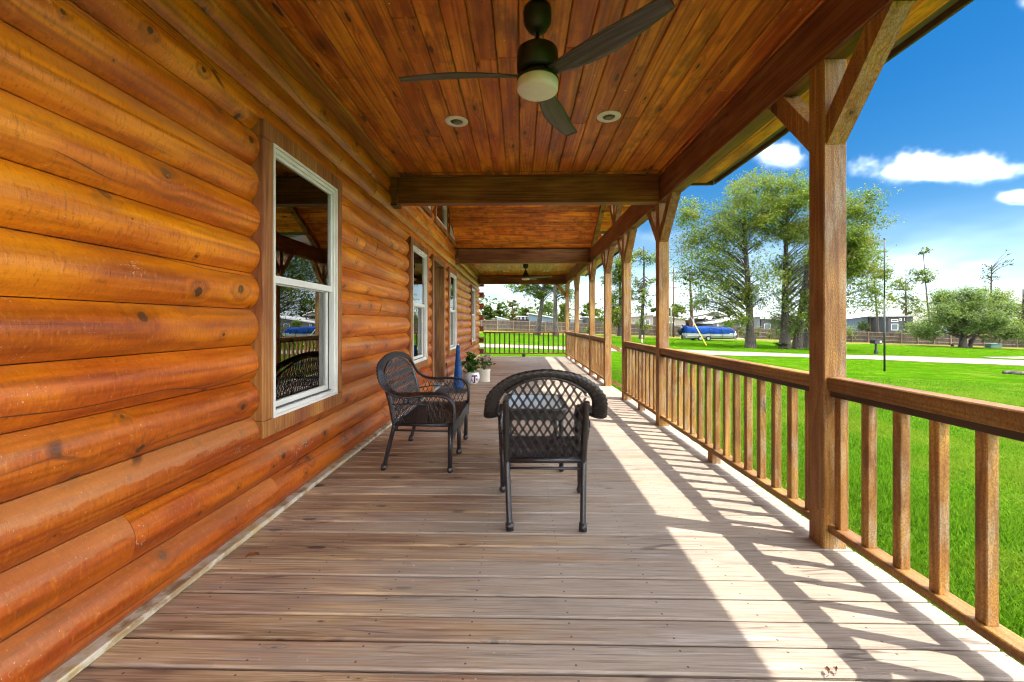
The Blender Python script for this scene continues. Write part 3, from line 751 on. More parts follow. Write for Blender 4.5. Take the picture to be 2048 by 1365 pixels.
# fascia, eave edge and metal roof
for (a, b, a2, b2) in ((-2.4, 5.54, -2.4, 5.17), (10.08, 16.45, 10.43, 16.45)):
    solid('fascia', M['fascia'], 2.512, 2.535, a, b, CZ - .008, CZ + .16, c=.003)
    zx = lambda x: CZ + .19 + (2.56 - x) * 2.01 / 7.76
    mb = MB(); mb.prism([(2.56, CZ + .165), (2.56, CZ + .19), (1.80, zx(1.80)), (1.80, CZ + .03), (2.50, CZ + .03)], 'y', a, b)
    mb.build('roof_panel', M['roof'], roof, RO)
    mb = MB(); mb.prism([(1.797, zx(1.797)), (-5.2, zx(-5.2)), (-5.2, CZ + .03), (1.797, CZ + .03)], 'y', a2, b2)
    mb.build('roof_panel', M['roof'], roof, RO)
solid('fascia_end', M['fascia'], 1.82, 2.503, 5.523, 5.545, CZ - .02, CZ + .15, c=.003)
solid('fascia_end', M['fascia'], 1.82, 2.503, 10.07, 10.092, CZ - .02, CZ + .15, c=.003)
RZ = 3.06 + 2.58 * .555
for side in (-1, 1):
    ye = 7.76 + side * 2.72; ze = 3.10 - .14 * .555
    q = [(7.76, RZ + .03), (ye, ze + .03), (ye, ze + .13), (7.76, RZ + .15)]
    mb = MB(); mb.prism(q if side < 0 else q[::-1], 'x', -5.2, 1.815); mb.build('gable_roof_panel', M['roof'], roof, RO)
    ye = 7.76 + side * 2.19; ze = 3.10 + .39 * .555
    q = [(7.76, RZ + .03), (ye, ze + .03), (ye, ze + .13), (7.76, RZ + .15)]
    mb = MB(); mb.prism(q if side < 0 else q[::-1], 'x', 1.817, 2.55); mb.build('gable_roof_panel', M['roof'], roof, RO)
    q = [(7.76, RZ - .03), (ye, ze - .06), (ye, ze + .14), (7.76, RZ + .16)]
    mb = MB(); mb.prism(q if side < 0 else q[::-1], 'x', 2.552, 2.58); mb.build('rake_board', M['fascia'], roof, RO)
MB().box(-9, -1.75, -2.4, 16.6, 3.06, 3.12).build('attic_floor', M['roof'], roof, RO)
MB().box(-5.4, -5.2, -2.4, 16.6, 3.0, 5.4).build('attic_wall', M['roof'], roof, RO)
# open truss in the front of the gable
def bar(name, p, q, wd, x0, x1, mat, parent, loc):
    p, q = Vector((p[0], p[1])), Vector((q[0], q[1])); d = (q - p).normalized(); nrm = Vector((-d.y, d.x)) * wd / 2
    mb = MB(); mb.prism([tuple(p - nrm), tuple(q - nrm), tuple(q + nrm), tuple(p + nrm)], 'x', x0, x1); return mb.build(name, mat, parent, loc)
solid('king_post', M['post'], BX0 + .02, BX1 - .02, 7.70, 7.82, CZ - .003, RZ - .06)
for s in (-1, 1):
    bar('truss_strut', (7.76 + s * .06, CZ + .02), (7.76 + s * .72, CZ + .93), .10, BX0 + .022, BX1 - .022, M['post'], roof, RO)
    bar('truss_rafter', (7.76 + s * 2.42, CZ + .05), (7.76 + s * .06, RZ - .10), .14, BX0 + .015, BX1 - .015, M['post'], roof, RO)

# ================================================================ POSTS WITH BRACES
PS = .125
posts = [(-.40, 'porch post behind the viewpoint at the near end of the railing', (1, 1)),
         (2.38, 'nearest and tallest cedar porch post with two braces to the beam', (1, 1)),
         (5.18, 'second nearest cedar porch post, where the dark cross beam meets the railing', (1, 1)),
         (6.95, 'porch post at the near side of the stair opening', (1, 1)),
         (8.45, 'porch post at the far side of the stair opening', (1, 1)),
         (10.30, 'porch post just beyond the stair opening, under the far cross beam', (1, 1)),
         (13.10, 'next to last porch post down the long railing', (1, 1)),
         (15.80, 'corner porch post at the far end of the deck', (1, 0))]
for (y, lab, br) in posts:
    e = empty('porch_post', (BX0 + PS / 2, y + PS / 2, 0), lab, 'post', 'cedar porch posts'); h = PS / 2
    mb = MB(); mb.cbox(-h, h, -h, h, -.035, BZ, .005); mb.build('shaft', M['post'], e)
    for s, on in ((-1, br[0]), (1, br[1])):
        if on:
            d = .42; t = .105
            q = [(s * h, 2.25), (s * h, 2.25 + t * 1.45), (s * (h + d - t * 1.3), BZ), (s * (h + d), BZ), (s * (h + d), BZ - .002)]
            q = [(s * h, 2.24), (s * (h + d), BZ - .001), (s * (h + d - .155), BZ - .001), (s * h, 2.24 + .165)]
            mb = MB(); mb.prism(q if s > 0 else q[::-1], 'x', -h + .012, h - .012); mb.build('brace', M['post'], e)
    if not br[1]:
        q = [(-h - .42, BZ - .001), (-h, 2.24), (-h, 2.40), (-h - .27, BZ - .001)]
        mb = MB(); mb.prism(q, 'y', -h + .012, h - .012); mb.build('brace', M['post'], e)

# ================================================================ RAILINGS
RX0, RX1, RT = 1.70, 1.79, .952
bal_dark = MB().cbox(-.0225, .0225, -.0225, .0225, 0, 1, .003).mesh('baluster')
bal_me = MB().cbox(-.0225, .0225, -.0225, .0225, 0, 1, .003).mesh('baluster')
def railing(y0, y1, lab, first=None, pitch=.175):
    e = empty('porch_railing', (1.745, (y0 + y1) / 2, 0), lab, 'railing', 'railing sections along the porch'); L = (y1 - y0) / 2
    mb = MB(); mb.cbox(RX0 - 1.745, RX1 - 1.745, -L, L, RT - .075, RT, .006); mb.build('top_rail', M['rail'], e)
    mb = MB(); mb.cbox(-.028, .028, -L, L, RT - .108, RT - .076, .003); mb.build('rail_shade_strip', M['shade_rail'], e)
    mb = MB(); mb.cbox(-.042, .042, -L, L, .092, .132, .004); mb.build('bottom_rail', M['rail'], e)
    y = first if first is not None else y0 + ((y1 - y0) % pitch) / 2 + (0 if (y1 - y0) % pitch > .12 else pitch)
    rr = random.Random(int(y0 * 10))
    while y < y1 - .03:
        if y > y0 + .02:
            o = link('baluster', bal_me, M['post'], e, (rr.uniform(-.003, .003), y - (y0 + y1) / 2, .131)); o.scale.z = RT - .107 - .131
            o.rotation_euler.z = rr.choice((0, math.pi / 2, math.pi)) + rr.uniform(-.03, .03)
        y += pitch
    if y1 - y0 > 1.2:
        mb = MB(); mb.cbox(-.04, .04, -.045, .045, 0, .091, .004); mb.build('support_block', M['post'], e)
railing(-.275, 2.38, 'near railing section running out of the right edge of the view', 2.335 - .18 * 14, .18)
railing(2.505, 5.18, 'railing section between the two nearest porch posts', 2.575, .174)
railing(5.305, 6.95, 'short railing section just before the stair opening')
railing(8.575, 10.30, 'short railing section just past the stair opening')
railing(10.425, 13.10, 'railing section between the far cross beam post and the next to last post')
railing(13.225, 15.80, 'last railing section along the lawn side before the far corner')
e = empty('porch_railing', (.12, 15.86, 0), 'railing across the far end of the deck, coloured dark for its shade', 'railing', 'railing sections along the porch')
X0, X1 = -1.42 - .12, BX0 - .12
mb = MB(); mb.cbox(X0, X1, -.045, .045, RT - .075, RT - .02, .006); mb.build('top_rail', M['beamx'], e)
mb = MB(); mb.cbox(X0, X1, -.035, .035, .10, .14, .004); mb.build('bottom_rail', M['beamx'], e)
mb = MB(); mb.cbox(-.06, .06, -.05, .05, 0, .099, .004); mb.build('support_block', M['shade_rail'], e)
n = 17
for i in range(n):
    o = link('baluster', bal_dark, M['shade_rail'], e, (X0 + (i + .5) * (X1 - X0) / n, 0, .139)); o.scale.z = RT - .076 - .139  # darker wood stands in for the shade on the end railing

# ================================================================ STAIRS DOWN TO THE LAWN
st = empty('porch_stairs', (1.9, 7.75, -.55), 'wooden stairs with sloping handrails going down to the lawn', 'stairs'); SO = under(st)
for i in range(3):
    x = 1.86 + i * .28; z = -.15 * (i + 1)
    mb = MB(); mb.cbox(x, x + .29, 7.09, 8.44, z - .035, z, .004); mb.build('tread', M['rail'], st, SO)
for y in (7.06, 8.50):
    mb = MB(); mb.prism([(1.855, -.36), (1.855, -.06), (2.72, -.52), (2.72, -.72), (2.4, -.72)], 'y', y - .02, y + .02); mb.build('stringer', M['skirt'], st, SO)
    mb = MB(); mb.prism([(1.82, .76), (2.86, .22), (2.86, .30), (1.82, .84)], 'y', y - .035, y + .035); mb.build('handrail', M['rail'], st, SO)
    mb = MB(); mb.prism([(1.82, .06), (2.80, -.45), (2.80, -.38), (1.82, .13)], 'y', y - .03, y + .03); mb.build('lower_rail', M['rail'], st, SO)
    for x in (2.12, 2.42):
        zz = .78 - (x - 1.82) * .52
        o = link('baluster', bal_me, M['post'], st, Vector((x, y, zz - .72)) + SO); o.scale.z = .76
    mb = MB(); mb.cbox(2.74, 2.83, y - .045, y + .045, -.75, .26, .004); mb.build('newel', M['post'], st, SO)

# ================================================================ CEILING FANS AND RECESSED LIGHTS
def blade_mesh(R=.80, n=22, m=6):
    vs = []; fs = []
    for i in range(n + 1):
        t = i / n; r = .07 + (R - .07) * t
        chord = .055 + .085 * math.sin(min(t * 1.7, 1.0) * math.pi / 2) - .050 * max(0, t - .55) / .45
        sweep = .030 * math.sin(t * math.pi) - .03 * t
        pitch = math.radians(22 - 9 * t); zc = .004 * math.sin(t * 2.2)
        for j in range(m + 1):
            q = (j / m - .5); th = .006 * (1 - (2 * q) ** 2) + .0015
            if t > .96: q *= .93
            cx, cz = q * chord, .010 * (1 - (2 * q) ** 2)
            y = sweep + cx * math.cos(pitch); z = zc - cx * math.sin(pitch) + cz * .6
            vs.append((r, y, z + th)); vs.append((r, y, z - th))
    k = 2 * (m + 1)
    for i in range(n):
        for j in range(m):
            a = i * k + 2 * j; b = a + k
            fs.append((a, b, b + 2, a + 2)); fs.append((a + 1, a + 3, b + 3, b + 1))
        for (j, fl) in ((0, 0), (m, 1)):
            a = i * k + 2 * j; b = a + k; q = (a, a + 1, b + 1, b); fs.append(q[::-1] if fl else q)
    for (i, fl) in ((0, 1), (n, 0)):
        for j in range(m):
            a = i * k + 2 * j; q = (a, a + 1, a + 3, a + 2); fs.append(q[::-1] if not fl else q)
    mb = MB(); mb.add(vs, fs, True); return mb.mesh('blade')
def fan(loc, angles, label, cone=False):
    e = empty('ceiling_fan', loc, label, 'ceiling fan', 'ceiling fans on the porch')
    MB().lathe([(.0, 0), (.080, 0), (.082, -.02), (.080, -.075), (.055, -.118), (.028, -.134), (0, -.134)], 32).build('canopy', M['fanmetal'], e)
    MB().tube([(0, 0, -.125), (0, 0, -.225)], .0125, 12).build('downrod', M['fanmetal'], e)
    if cone: prof = [(0, -.17), (.03, -.17), (.05, -.24), (.11, -.36), (.115, -.41), (.06, -.42), (0, -.42)]
    else: prof = [(0, -.185), (.028, -.187), (.036, -.205), (.040, -.222), (.095, -.229), (.116, -.245), (.118, -.26), (.118, -.355), (.10, -.365), (.085, -.372), (0, -.372)]
    MB().lathe(prof, 40).build('motor_housing', M['fanmetal'], e)
    mb = MB(); mb.lathe([(0, -.365), (.088, -.366), (.095, -.385), (.119, -.402), (.121, -.412), (.121, -.420), (0, -.420)], 40)
    for k in range(30):                                    # motor cooling fins
        a = 2 * math.pi * k / 30; c, s = math.cos(a), math.sin(a)
        mb.tube([(c * .088, s * .088, -.368), (c * .114, s * .114, -.402)], .003, 4)
    mb.build('hub_ring', M['fanmetal'], e)
    MB().lathe([(0, -.418), (.117, -.418), (.119, -.424), (.119, -.462), (.112, -.473), (.09, -.479), (0, -.482)], 44).build('light_lens', M['fanglass'], e)
    me = BL
    for a in angles:
        o = link('blade', me, M['blade'], e, (0, 0, -.392)); o.rotation_euler.z = math.radians(a)
    return e
BL = blade_mesh()
fan((.098, 2.44, CZ), (181, 317, 71), 'large black three blade ceiling fan over the near chairs')
fan((.16, 13.0, CZ), (184, 350, 64), 'small distant ceiling fan with tapered housing under the far porch ceiling', True)
def can_light(x, y, lab):
    e = empty('recessed_light', (x, y, CZ), lab, 'ceiling light', 'recessed ceiling lights')
    mb = MB(); N = 40; vs = []
    prof = [(.052, -.001), (.055, -.006), (.100, -.004), (.106, .002)]
    for (r, z) in prof: vs += [(r * math.cos(2 * math.pi * k / N), r * math.sin(2 * math.pi * k / N), z) for k in range(N)]
    fs = [(i * N + k, i * N + (k + 1) % N, (i + 1) * N + (k + 1) % N, (i + 1) * N + k) for i in range(3) for k in range(N)]
    mb.add(vs, [f[::-1] for f in fs], True); mb.build('trim_ring', M['pvc'], e)
    MB().lathe([(0, -.0025), (.054, -.0025), (.054, .0), (0, .0)], 32).build('recess', M['hole'], e)
    mb = MB(); mb.lathe([(.0, -.004), (.036, -.006), (.034, -.010), (.018, -.012), (0, -.012)], 24, (.006, .008, 0)); mb.build('lamp', plain('lamp_face', (.16, .14, .10), .3), e)
can_light(-.575, 3.78, 'white ringed recessed light left of the fan blade')
can_light(.775, 3.72, 'white ringed recessed light right of the fan blade')
can_light(-.50, 14.75, 'far recessed light left of the distant fan')
can_light(.88, 14.70, 'far recessed light right of the distant fan')

# ================================================================ WICKER FURNITURE (local: x across, +y forward)
def catmull(pts, per=8):
    P = [Vector(p) for p in pts]; out = []
    for i in range(len(P) - 1):
        p0, p1, p2, p3 = P[max(i - 1, 0)], P[i], P[i + 1], P[min(i + 2, len(P) - 1)]
        for k in range(per):
            t = k / per
            out.append(.5 * ((2 * p1) + (p2 - p0) * t + (2 * p0 - 5 * p1 + 4 * p2 - p3) * t * t + (3 * p1 - p0 - 3 * p2 + p3) * t ** 3))
    out.append(P[-1]); return out
def woven(mb, P, Q, nu, nv, amp=.0035, fu=2.0, fv=2.0, thick=.012):
    """woven sheet over a parametric patch P(u,v) with normal Q(u,v): over-under relief, front and back"""
    b = []
    for side in (0, 1):
        vs = []
        for j in range(nv + 1):
            for i in range(nu + 1):
                u_, v_ = i / nu, j / nv; nrm = Q(u_, v_)
                h = amp * (1 if (i // 2 + j // 2) % 2 else -1) * (1 if (i % 2 and j % 2) else .25)
                vs.append(P(u_, v_) + nrm * ((h + thick / 2) if not side else (h - thick / 2)))
        fs = [(j * (nu + 1) + i, j * (nu + 1) + i + 1, (j + 1) * (nu + 1) + i + 1, (j + 1) * (nu + 1) + i) for j in range(nv) for i in range(nu)]
        mb.add(vs, fs if not side else [f[::-1] for f in fs], False)
def wicker_seat(w, loc, rz, label, name, cat, mats, dense=False, middle=False):
    e = empty(name, loc, label, cat, rz=rz); A, Bm = mats
    sp = w - .045                                             # back post spread
    # wide woven band: front upright, arm, then flaring up and over the back
    half = [((w, .268, .27), (1, 0, 0), .024), ((w, .283, .40), (1, 0, 0), .030), ((w, .285, .52), (1, 0, 0), .036), ((w + .006, .262, .605), (1, 0, -.05), .042),
            ((w + .018, .19, .648), (1, 0, -.1), .046), ((w + .03, .06, .655), (1, -.05, -.15), .048), ((w + .045, -.09, .650), (1, -.15, -.2), .054),
            ((w + .055, -.20, .665), (1, -.30, -.05), .046), ((w + .045, -.275, .725), (.95, -.40, .15), .046), ((w + .030, -.318, .800), (.85, -.42, .35), .044),
            ((w - .035, -.346, .875), (.60, -.45, .65), .036), ((w * .54, -.368, .928), (.25, -.45, .88), .027), ((0, -.378, .952), (0, -.45, .9), .025)]
    full = half + [((-p[0], p[1], p[2]), (-q[0], q[1], q[2]), r) for (p, q, r) in reversed(half[:-1])]
    # keep the width direction turning the same way on both sides
    full = [(p, (q if i < len(half) - 1 else (-q[0], -q[1], -q[2]) if False else q), r) for i, (p, q, r) in enumerate(full)]
    path = catmull([p for p, q, r in full], 14); wid = catmull([q for p, q, r in full], 14); rad = catmull([(r, 0, 0) for p, q, r in full], 14)
    m = len(path); NS = 20; vs = []
    for i in range(m):
        t = (path[min(i + 1, m - 1)] - path[max(i - 1, 0)]).normalized()
        wd = wid[i] - t * wid[i].dot(t); wd.normalize(); nn = t.cross(wd).normalized()
        for k in range(NS):
            th = 2 * math.pi * k / NS; c, s = math.cos(th), math.sin(th)
            a = math.copysign(abs(c) ** .75, c) * rad[i].x; b = math.copysign(abs(s) ** .75, s) * .0115
            relief = .0034 * (1 if (i // 2 + k // 2) % 2 else -1)
            vs.append(path[i] + wd * (a + relief * c) + nn * (b + relief * s + .006 * (c * c)))
    fs = [(i * NS + k, (i + 1) * NS + k, (i + 1) * NS + (k + 1) % NS, i * NS + (k + 1) % NS) for i in range(m - 1) for k in range(NS)]
    mb = MB(); mb.add(vs, fs, True); mb.add(vs[:NS], [tuple(range(NS))]); mb.add(vs[-NS:], [tuple(reversed(range(NS)))])
    mb.build('woven_rim', Bm, e)
    zt = lambda x: .925 - .11 * (abs(x) / (sp + .02)) ** 2.2 * (1 if w < .4 else 1.35)
    yb = lambda z: -.205 - (z - .40) * .30
    # back posts and rear legs, wrapped
    for s in (-1, 1):
        mb = MB(); mb.tube(catmull([(s * (sp - .02), -.325, .0), (s * (sp - .01), -.275, .2), (s * sp, -.225, .39)], 6), .0185, 12)
        mb.tube([(s * (sp - .02), -.327, .0), (s * (sp - .018), -.318, .045)], .025, 12)
        mb.build('leg', A, e)
        mb = MB(); pp = catmull([(s * sp, -.222, .38), (s * (sp + .004), yb(.6), .6), (s * (sp + .004), yb(.775), .775)], 22)
        mb.tube(pp, [.0185 + .0016 * (i % 2) for i in range(len(pp))], 12); mb.build('back_post', Bm, e)
        mb = MB(); mb.tube([(s * w, .255, 0.02), (s * w, .258, .20), (s * w, .262, .42)], [.019, .021, .024], 12)
        mb.lathe([(0, 0), (.016, .0), (.026, .012), (.028, .026), (.022, .042), (.019, .05)], 14, (s * w, .255, 0)); mb.build('leg', A, e)
    if middle:
        mb = MB(); mb.tube([(0, .255, .02), (0, .258, .36)], .019, 12); mb.lathe([(0, 0), (.016, .0), (.026, .012), (.028, .026), (.022, .042), (.019, .05)], 14, (0, .255, 0)); mb.build('leg', A, e)
    # back lattice
    mb = MB(); z0 = .405
    def clipline(fn, step, r, dbl):
        run = []
        def flush():
            if len(run) > 2:
                for o in ((-.0042, .0042) if dbl else (0,)):
                    mb.tube([(p[0] + o, yb(p[1]) + p[2] + (o * .3), p[1]) for p in run], r, 4, False)
            run.clear()
        for k in range(41):
            z = z0 + (.95 - z0) * k / 40; x = fn(z)
            if abs(x) <= sp and z <= zt(x): run.append((x, z, .004 * math.sin(k * 1.57)))
            else: flush()
        flush()
    sx = .051 if not dense else .044; slope = .60 if not dense else .24
    nst = int((sp * 2 + .6) / sx)
    for i in range(-nst, nst + 1):
        clipline(lambda z, i=i: i * sx + (z - z0) * slope, 1, .0036 if not dense else .0045, not dense)
        clipline(lambda z, i=i: i * sx + sx * .5 - (z - z0) * slope, 1, .0036 if not dense else .0045, not dense)
    for zc in ((.405, .50) if not dense else [.45 + .09 * q for q in range(5)]):
        pts_ = [(x / 20 * sp, yb(zc) + .005 * math.sin(x * 1.9), zc) for x in range(-20, 21) if zc < zt(x / 20 * sp)]
        if len(pts_) > 2 and (dense or zc < .45): mb.tube(pts_, .0055 if not dense else .0035, 5, False)
    mb.build('back_lattice', Bm if not dense else A, e)['kind'] = 'stuff'
    # inner arch that carries the lattice
    mb = MB(); pp = [(x / 24 * sp, yb(zt(x / 24 * sp)), zt(x / 24 * sp)) for x in range(-24, 25)]
    mb.tube(pp, .010, 8); mb.build('back_arch', Bm, e)
    # seat: woven sheet with a dropped front apron
    mb = MB(); W = w - .01
    nu = int(W * 2 / .0085); ns = 58
    P = lambda u_, v_: Vector(((u_ * 2 - 1) * (W - .035 * (1 - v_)), -.22 + .50 * v_, .405 - .016 * math.sin(math.pi * v_) * (1 - (u_ * 2 - 1) ** 4) + .012 * v_ * v_ * 0))
    woven(mb, P, lambda u_, v_: Vector((0, 0, 1)), nu, ns, .0028)
    Pf = lambda u_, v_: Vector(((u_ * 2 - 1) * W, .281 + .004 * math.sin(v_ * 3), .402 - v_ * (.085 + .05 * abs((u_ * 2 - 1) if not middle else math.cos(u_ * math.pi * 2)) ** 3)))
    woven(mb, Pf, lambda u_, v_: Vector((0, 1, 0)), nu, 14, .0028)
    mb.build('seat', A, e)
    mb = MB()
    for s in (-1, 1):
        mb.tube([(s * (sp + .004), -.22, .395), (s * W, .26, .395)], .016, 10)
        mb.tube([(s * (sp + .0), -.235, .345), (s * w, .25, .345)], .008, 8)
        mb.tube([(s * (sp + .0), -.20, .345), (s * (sp), -.20, .395)], .007, 6)
    mb.tube([(-sp, -.235, .345), (sp, -.235, .345)], .008, 8); mb.tube([(-sp, -.22, .392), (sp, -.22, .392)], .019, 10)
    mb.tube([(-w, .25, .345), (w, .25, .345)], .008, 8)
    mb.build('seat_frame', A, e)
    # side lattice under the arms
    mb = MB()
    for s in (-1, 1):
        for i in range(-4, 16):
            for dr in (-1, 1):
                run = []
                for k in range(9):
                    z = .405 + .23 * k / 8; y = -.22 + i * .042 + dr * (z - .405) * .45
                    if -.215 <= y <= .25 and (y > .07 or z > .565 or y < -.13): run.append((s * (W - .02 + .045 * (z - .4) / .23 * .6), y, z))
                    else:
                        if len(run) > 1: mb.tube(run, .004, 4, False)
                        run = []
                if len(run) > 1: mb.tube(run, .004, 4, False)
        mb.tube([(s * (W - .005), .068, .405), (s * (W + .002), .072, .56), (s * (W + .003), .04, .60)], .006, 6)
        mb.tube([(s * (W + .005), .05, .572), (s * (W + .02), -.12, .575), (s * sp, -.255, .56)], .006, 6)
    mb.build('side_lattice', A, e)['kind'] = 'stuff'
    return e
wicker_seat(.285, (.155, 2.875, 0), 0, 'dark brown wicker armchair seen from behind with open diamond lattice back', 'wicker_armchair', 'armchair', (M['wicker'], M['wicker_b']))
wicker_seat(.51, (-.845, 4.03, 0), -math.pi / 2, 'black wicker loveseat against the log wall facing the lawn', 'wicker_loveseat', 'loveseat', (M['wicker'], M['wicker']), True, True)

# low wicker table with a glass top coloured pale for the sky it reflects
tb = empty('wicker_table', (.12, 3.88, 0), 'low dark wicker table with glass top coloured pale for reflected sky beyond the armchair', 'table')
def rrect(hx, hy, r, n=8):
    out = []
    for (cx, cy, a0) in ((hx - r, hy - r, 0), (-hx + r, hy - r, 90), (-hx + r, -hy + r, 180), (hx - r, -hy + r, 270)):
        out += [(cx + r * math.cos(math.radians(a0 + 90 * k / n)), cy + r * math.sin(math.radians(a0 + 90 * k / n))) for k in range(n + 1)]
    return out
mb = MB(); mb.ring(rrect(.27, .36, .09), rrect(.225, .315, .06), 'z', .475, .535); mb.prism(rrect(.262, .352, .085), 'z', .44, .476)
pp = rrect(.27, .36, .09); mb.tube([(p[0], p[1], .525) for p in pp] + [(pp[0][0], pp[0][1], .525)], .016, 8, False)
mb.build('top_frame', M['wicker_b'], tb)
mb = MB(); mb.prism(rrect(.235, .325, .065), 'z', .530, .540); mb.build('glass_top', M['tableglass'], tb)
for sx in (-1, 1):
    for sy in (-1, 1):
        mb = MB(); mb.tube([(sx * .225, sy * .30, .02), (sx * .225, sy * .30, .45)], .019, 12)
        mb.lathe([(0, 0), (.016, .0), (.026, .012), (.028, .026), (.022, .042), (.019, .05)], 14, (sx * .225, sy * .30, 0)); mb.build('leg', M['wicker'], tb)
mb = MB()
for z in (.16,): 
    mb.tube([(-.225, -.30, z), (.225, .30, z)], .008, 6); mb.tube([(.225, -.30, z + .016), (-.225, .30, z + .016)], .008, 6)
mb.build('stretcher', M['wicker'], tb)

# ================================================================ THINGS BY THE DOOR
def leaf_clump(N, centre, rad, size, seed, up=.5, flat=1.0):
    r = np.random.default_rng(seed)
    d = r.normal(size=(N, 3)); d /= np.linalg.norm(d, axis=1)[:, None]
    if N > 24:                                               # ragged: leaves gather on sprays inside the clump
        k = max(4, N // 9); sd = r.normal(size=(k, 3)); sd /= np.linalg.norm(sd, axis=1)[:, None]
        sc = sd * (r.random((k, 1)) ** .4) * r.uniform(.6, 1.25, (k, 1)); pick = r.integers(0, k, N)
        c = np.array(centre) + (sc[pick] + r.normal(size=(N, 3)) * .15) * np.array(rad)
    else: c = np.array(centre) + d * (r.random((N, 1)) ** .45) * np.array(rad)
    a = d + r.normal(size=(N, 3)) * .5; a[:, 2] = a[:, 2] * .5 + r.normal(size=N) * .25; a /= np.linalg.norm(a, axis=1)[:, None]
    s = np.cross(a, np.array([0, 0, 1.0]) + r.normal(size=(N, 3)) * .4); s /= np.linalg.norm(s, axis=1)[:, None]
    L = size * r.uniform(.6, 1.3, (N, 1)); Wd = L * .55; n = np.cross(s, a)
    V = np.stack([c - a * L * .5, c - a * L * .1 + s * Wd * .5, c + a * L * .5 - n * L * .12, c - a * L * .1 - s * Wd * .5], 1).reshape(-1, 3)
    return V
def quads(n): return np.arange(4 * n).reshape(-1, 4)
px0, py0 = xat(945, 8.73), 8.73
pot = empty('potted_plant', (px0, py0, 0), 'leafy green plant in white pot with maroon letters by the door', 'potted plant')
prof = [(0, .002), (.085, .002), (.10, .01), (.135, .07), (.150, .13), (.145, .185), (.125, .225), (.128, .24), (.118, .24), (.112, .21), (0, .20)]
MB().lathe(prof, 36).build('pot', M['potwhite'], pot)
MB().lathe([(0, .20), (.112, .20), (.112, .212), (0, .215)], 24).build('soil', M['soil'], pot)
def pot_r(z):
    for (r0, z0), (r1, z1) in zip(prof[1:6], prof[2:7]):
        if z0 <= z <= z1: return r0 + (r1 - r0) * (z - z0) / (z1 - z0)
    return .13
def decal(mb, u0, u1, z0, z1, az, lift=.0025):
    n = 4
    for i in range(n):
        ua, ub = u0 + (u1 - u0) * i / n, u0 + (u1 - u0) * (i + 1) / n
        for j in range(4):
            za, zb = z0 + (z1 - z0) * j / 4, z0 + (z1 - z0) * (j + 1) / 4
            q = []
            for (u_, z_) in ((ua, za), (ub, za), (ub, zb), (ua, zb)):
                r = pot_r(z_) + lift; th = az + u_ / .15; q.append((r * math.cos(th), r * math.sin(th), z_))
            mb.add(q, [(0, 1, 2, 3)])
def slanted(mb, p, q, wd, az, lift=.003):
    n = 5
    for i in range(n):
        a = [p[k] + (q[k] - p[k]) * i / n for k in (0, 1)]; b = [p[k] + (q[k] - p[k]) * (i + 1) / n for k in (0, 1)]
        quad = []
        for (u_, z_) in ((a[0] - wd / 2, a[1]), (a[0] + wd / 2, a[1]), (b[0] + wd / 2, b[1]), (b[0] - wd / 2, b[1])):
            r = pot_r(z_) + lift; th = az + u_ / .15; quad.append((r * math.cos(th), r * math.sin(th), z_))
        mb.add(quad, [(0, 1, 2, 3)])
az = math.atan2(-py0, -px0) + .30
mb = MB()
decal(mb, -.062, .062, .160, .190, az); decal(mb, -.016, .016, .045, .160, az); decal(mb, -.032, .032, .030, .050, az)     # T
decal(mb, -.066, -.054, .145, .160, az); decal(mb, .054, .066, .145, .160, az)
slanted(mb, (-.083, .065), (-.062, .125), .011, az); slanted(mb, (-.041, .065), (-.062, .125), .011, az); decal(mb, -.074, -.050, .082, .092, az)   # A
decal(mb, -.095, -.072, .058, .068, az); decal(mb, -.052, -.030, .058, .068, az)
decal(mb, .034, .044, .065, .125, az); decal(mb, .078, .088, .065, .125, az); slanted(mb, (.061, .085), (.041, .125), .011, az); slanted(mb, (.061, .085), (.081, .125), .011, az)  # M
decal(mb, .027, .051, .058, .068, az); decal(mb, .071, .095, .058, .068, az)
mb.build('pot_lettering', M['maroon'], pot)
V = np.concatenate([leaf_clump(230, (-.02, 0, .42), (.19, .19, .17), .085, 3), leaf_clump(120, (-.04, -.02, .55), (.12, .12, .12), .075, 5), leaf_clump(80, (0, -.06, .29), (.2, .16, .06), .08, 8)])
tag(link('foliage', np_mesh('foliage', V, quads(len(V) // 4)), M['leaf_pot'], pot), kind='stuff')
mb = MB(); rr = random.Random(3)
for i in range(12):
    a = rr.uniform(0, 6.28); r = rr.uniform(.05, .16); mb.tube([(0, 0, .2), (r * .4 * math.cos(a), r * .4 * math.sin(a), .33), (r * math.cos(a), r * math.sin(a), rr.uniform(.4, .56))], [.006, .005, .003], 5, False)
mb.build('stem', plain('green_stem', (.06, .10, .02), .6), pot)
cx0 = xat(967.5, 9.03)
ck = empty('flower_crock', (cx0, 9.03, 0), 'cream straight sided crock with pink flowers next to the lettered pot', 'potted plant')
MB().lathe([(0, .002), (.128, .002), (.134, .01), (.138, .24), (.145, .245), (.146, .268), (.138, .27), (.128, .262), (.126, .23), (0, .228)], 36).build('pot', M['crock'], ck)
MB().lathe([(0, .225), (.126, .226), (.126, .236), (0, .24)], 24).build('soil', M['soil'], ck)
V = np.concatenate([leaf_clump(110, (-.01, 0, .38), (.17, .15, .12), .07, 11), leaf_clump(50, (.05, 0, .47), (.17, .12, .08), .06, 12)])
tag(link('foliage', np_mesh('foliage', V, quads(len(V) // 4)), M['leaf_pot'], ck), kind='stuff')
mb = MB()
for i in range(14):
    a = rr.uniform(0, 6.28); r = rr.uniform(.03, .17); mb.tube([(0, 0, .22), (r * .4 * math.cos(a), r * .4 * math.sin(a), .36), (r * math.cos(a), r * math.sin(a), rr.uniform(.42, .54))], .003, 4, False)
mb.build('stem', plain('flower_stem', (.07, .11, .03), .6), ck)
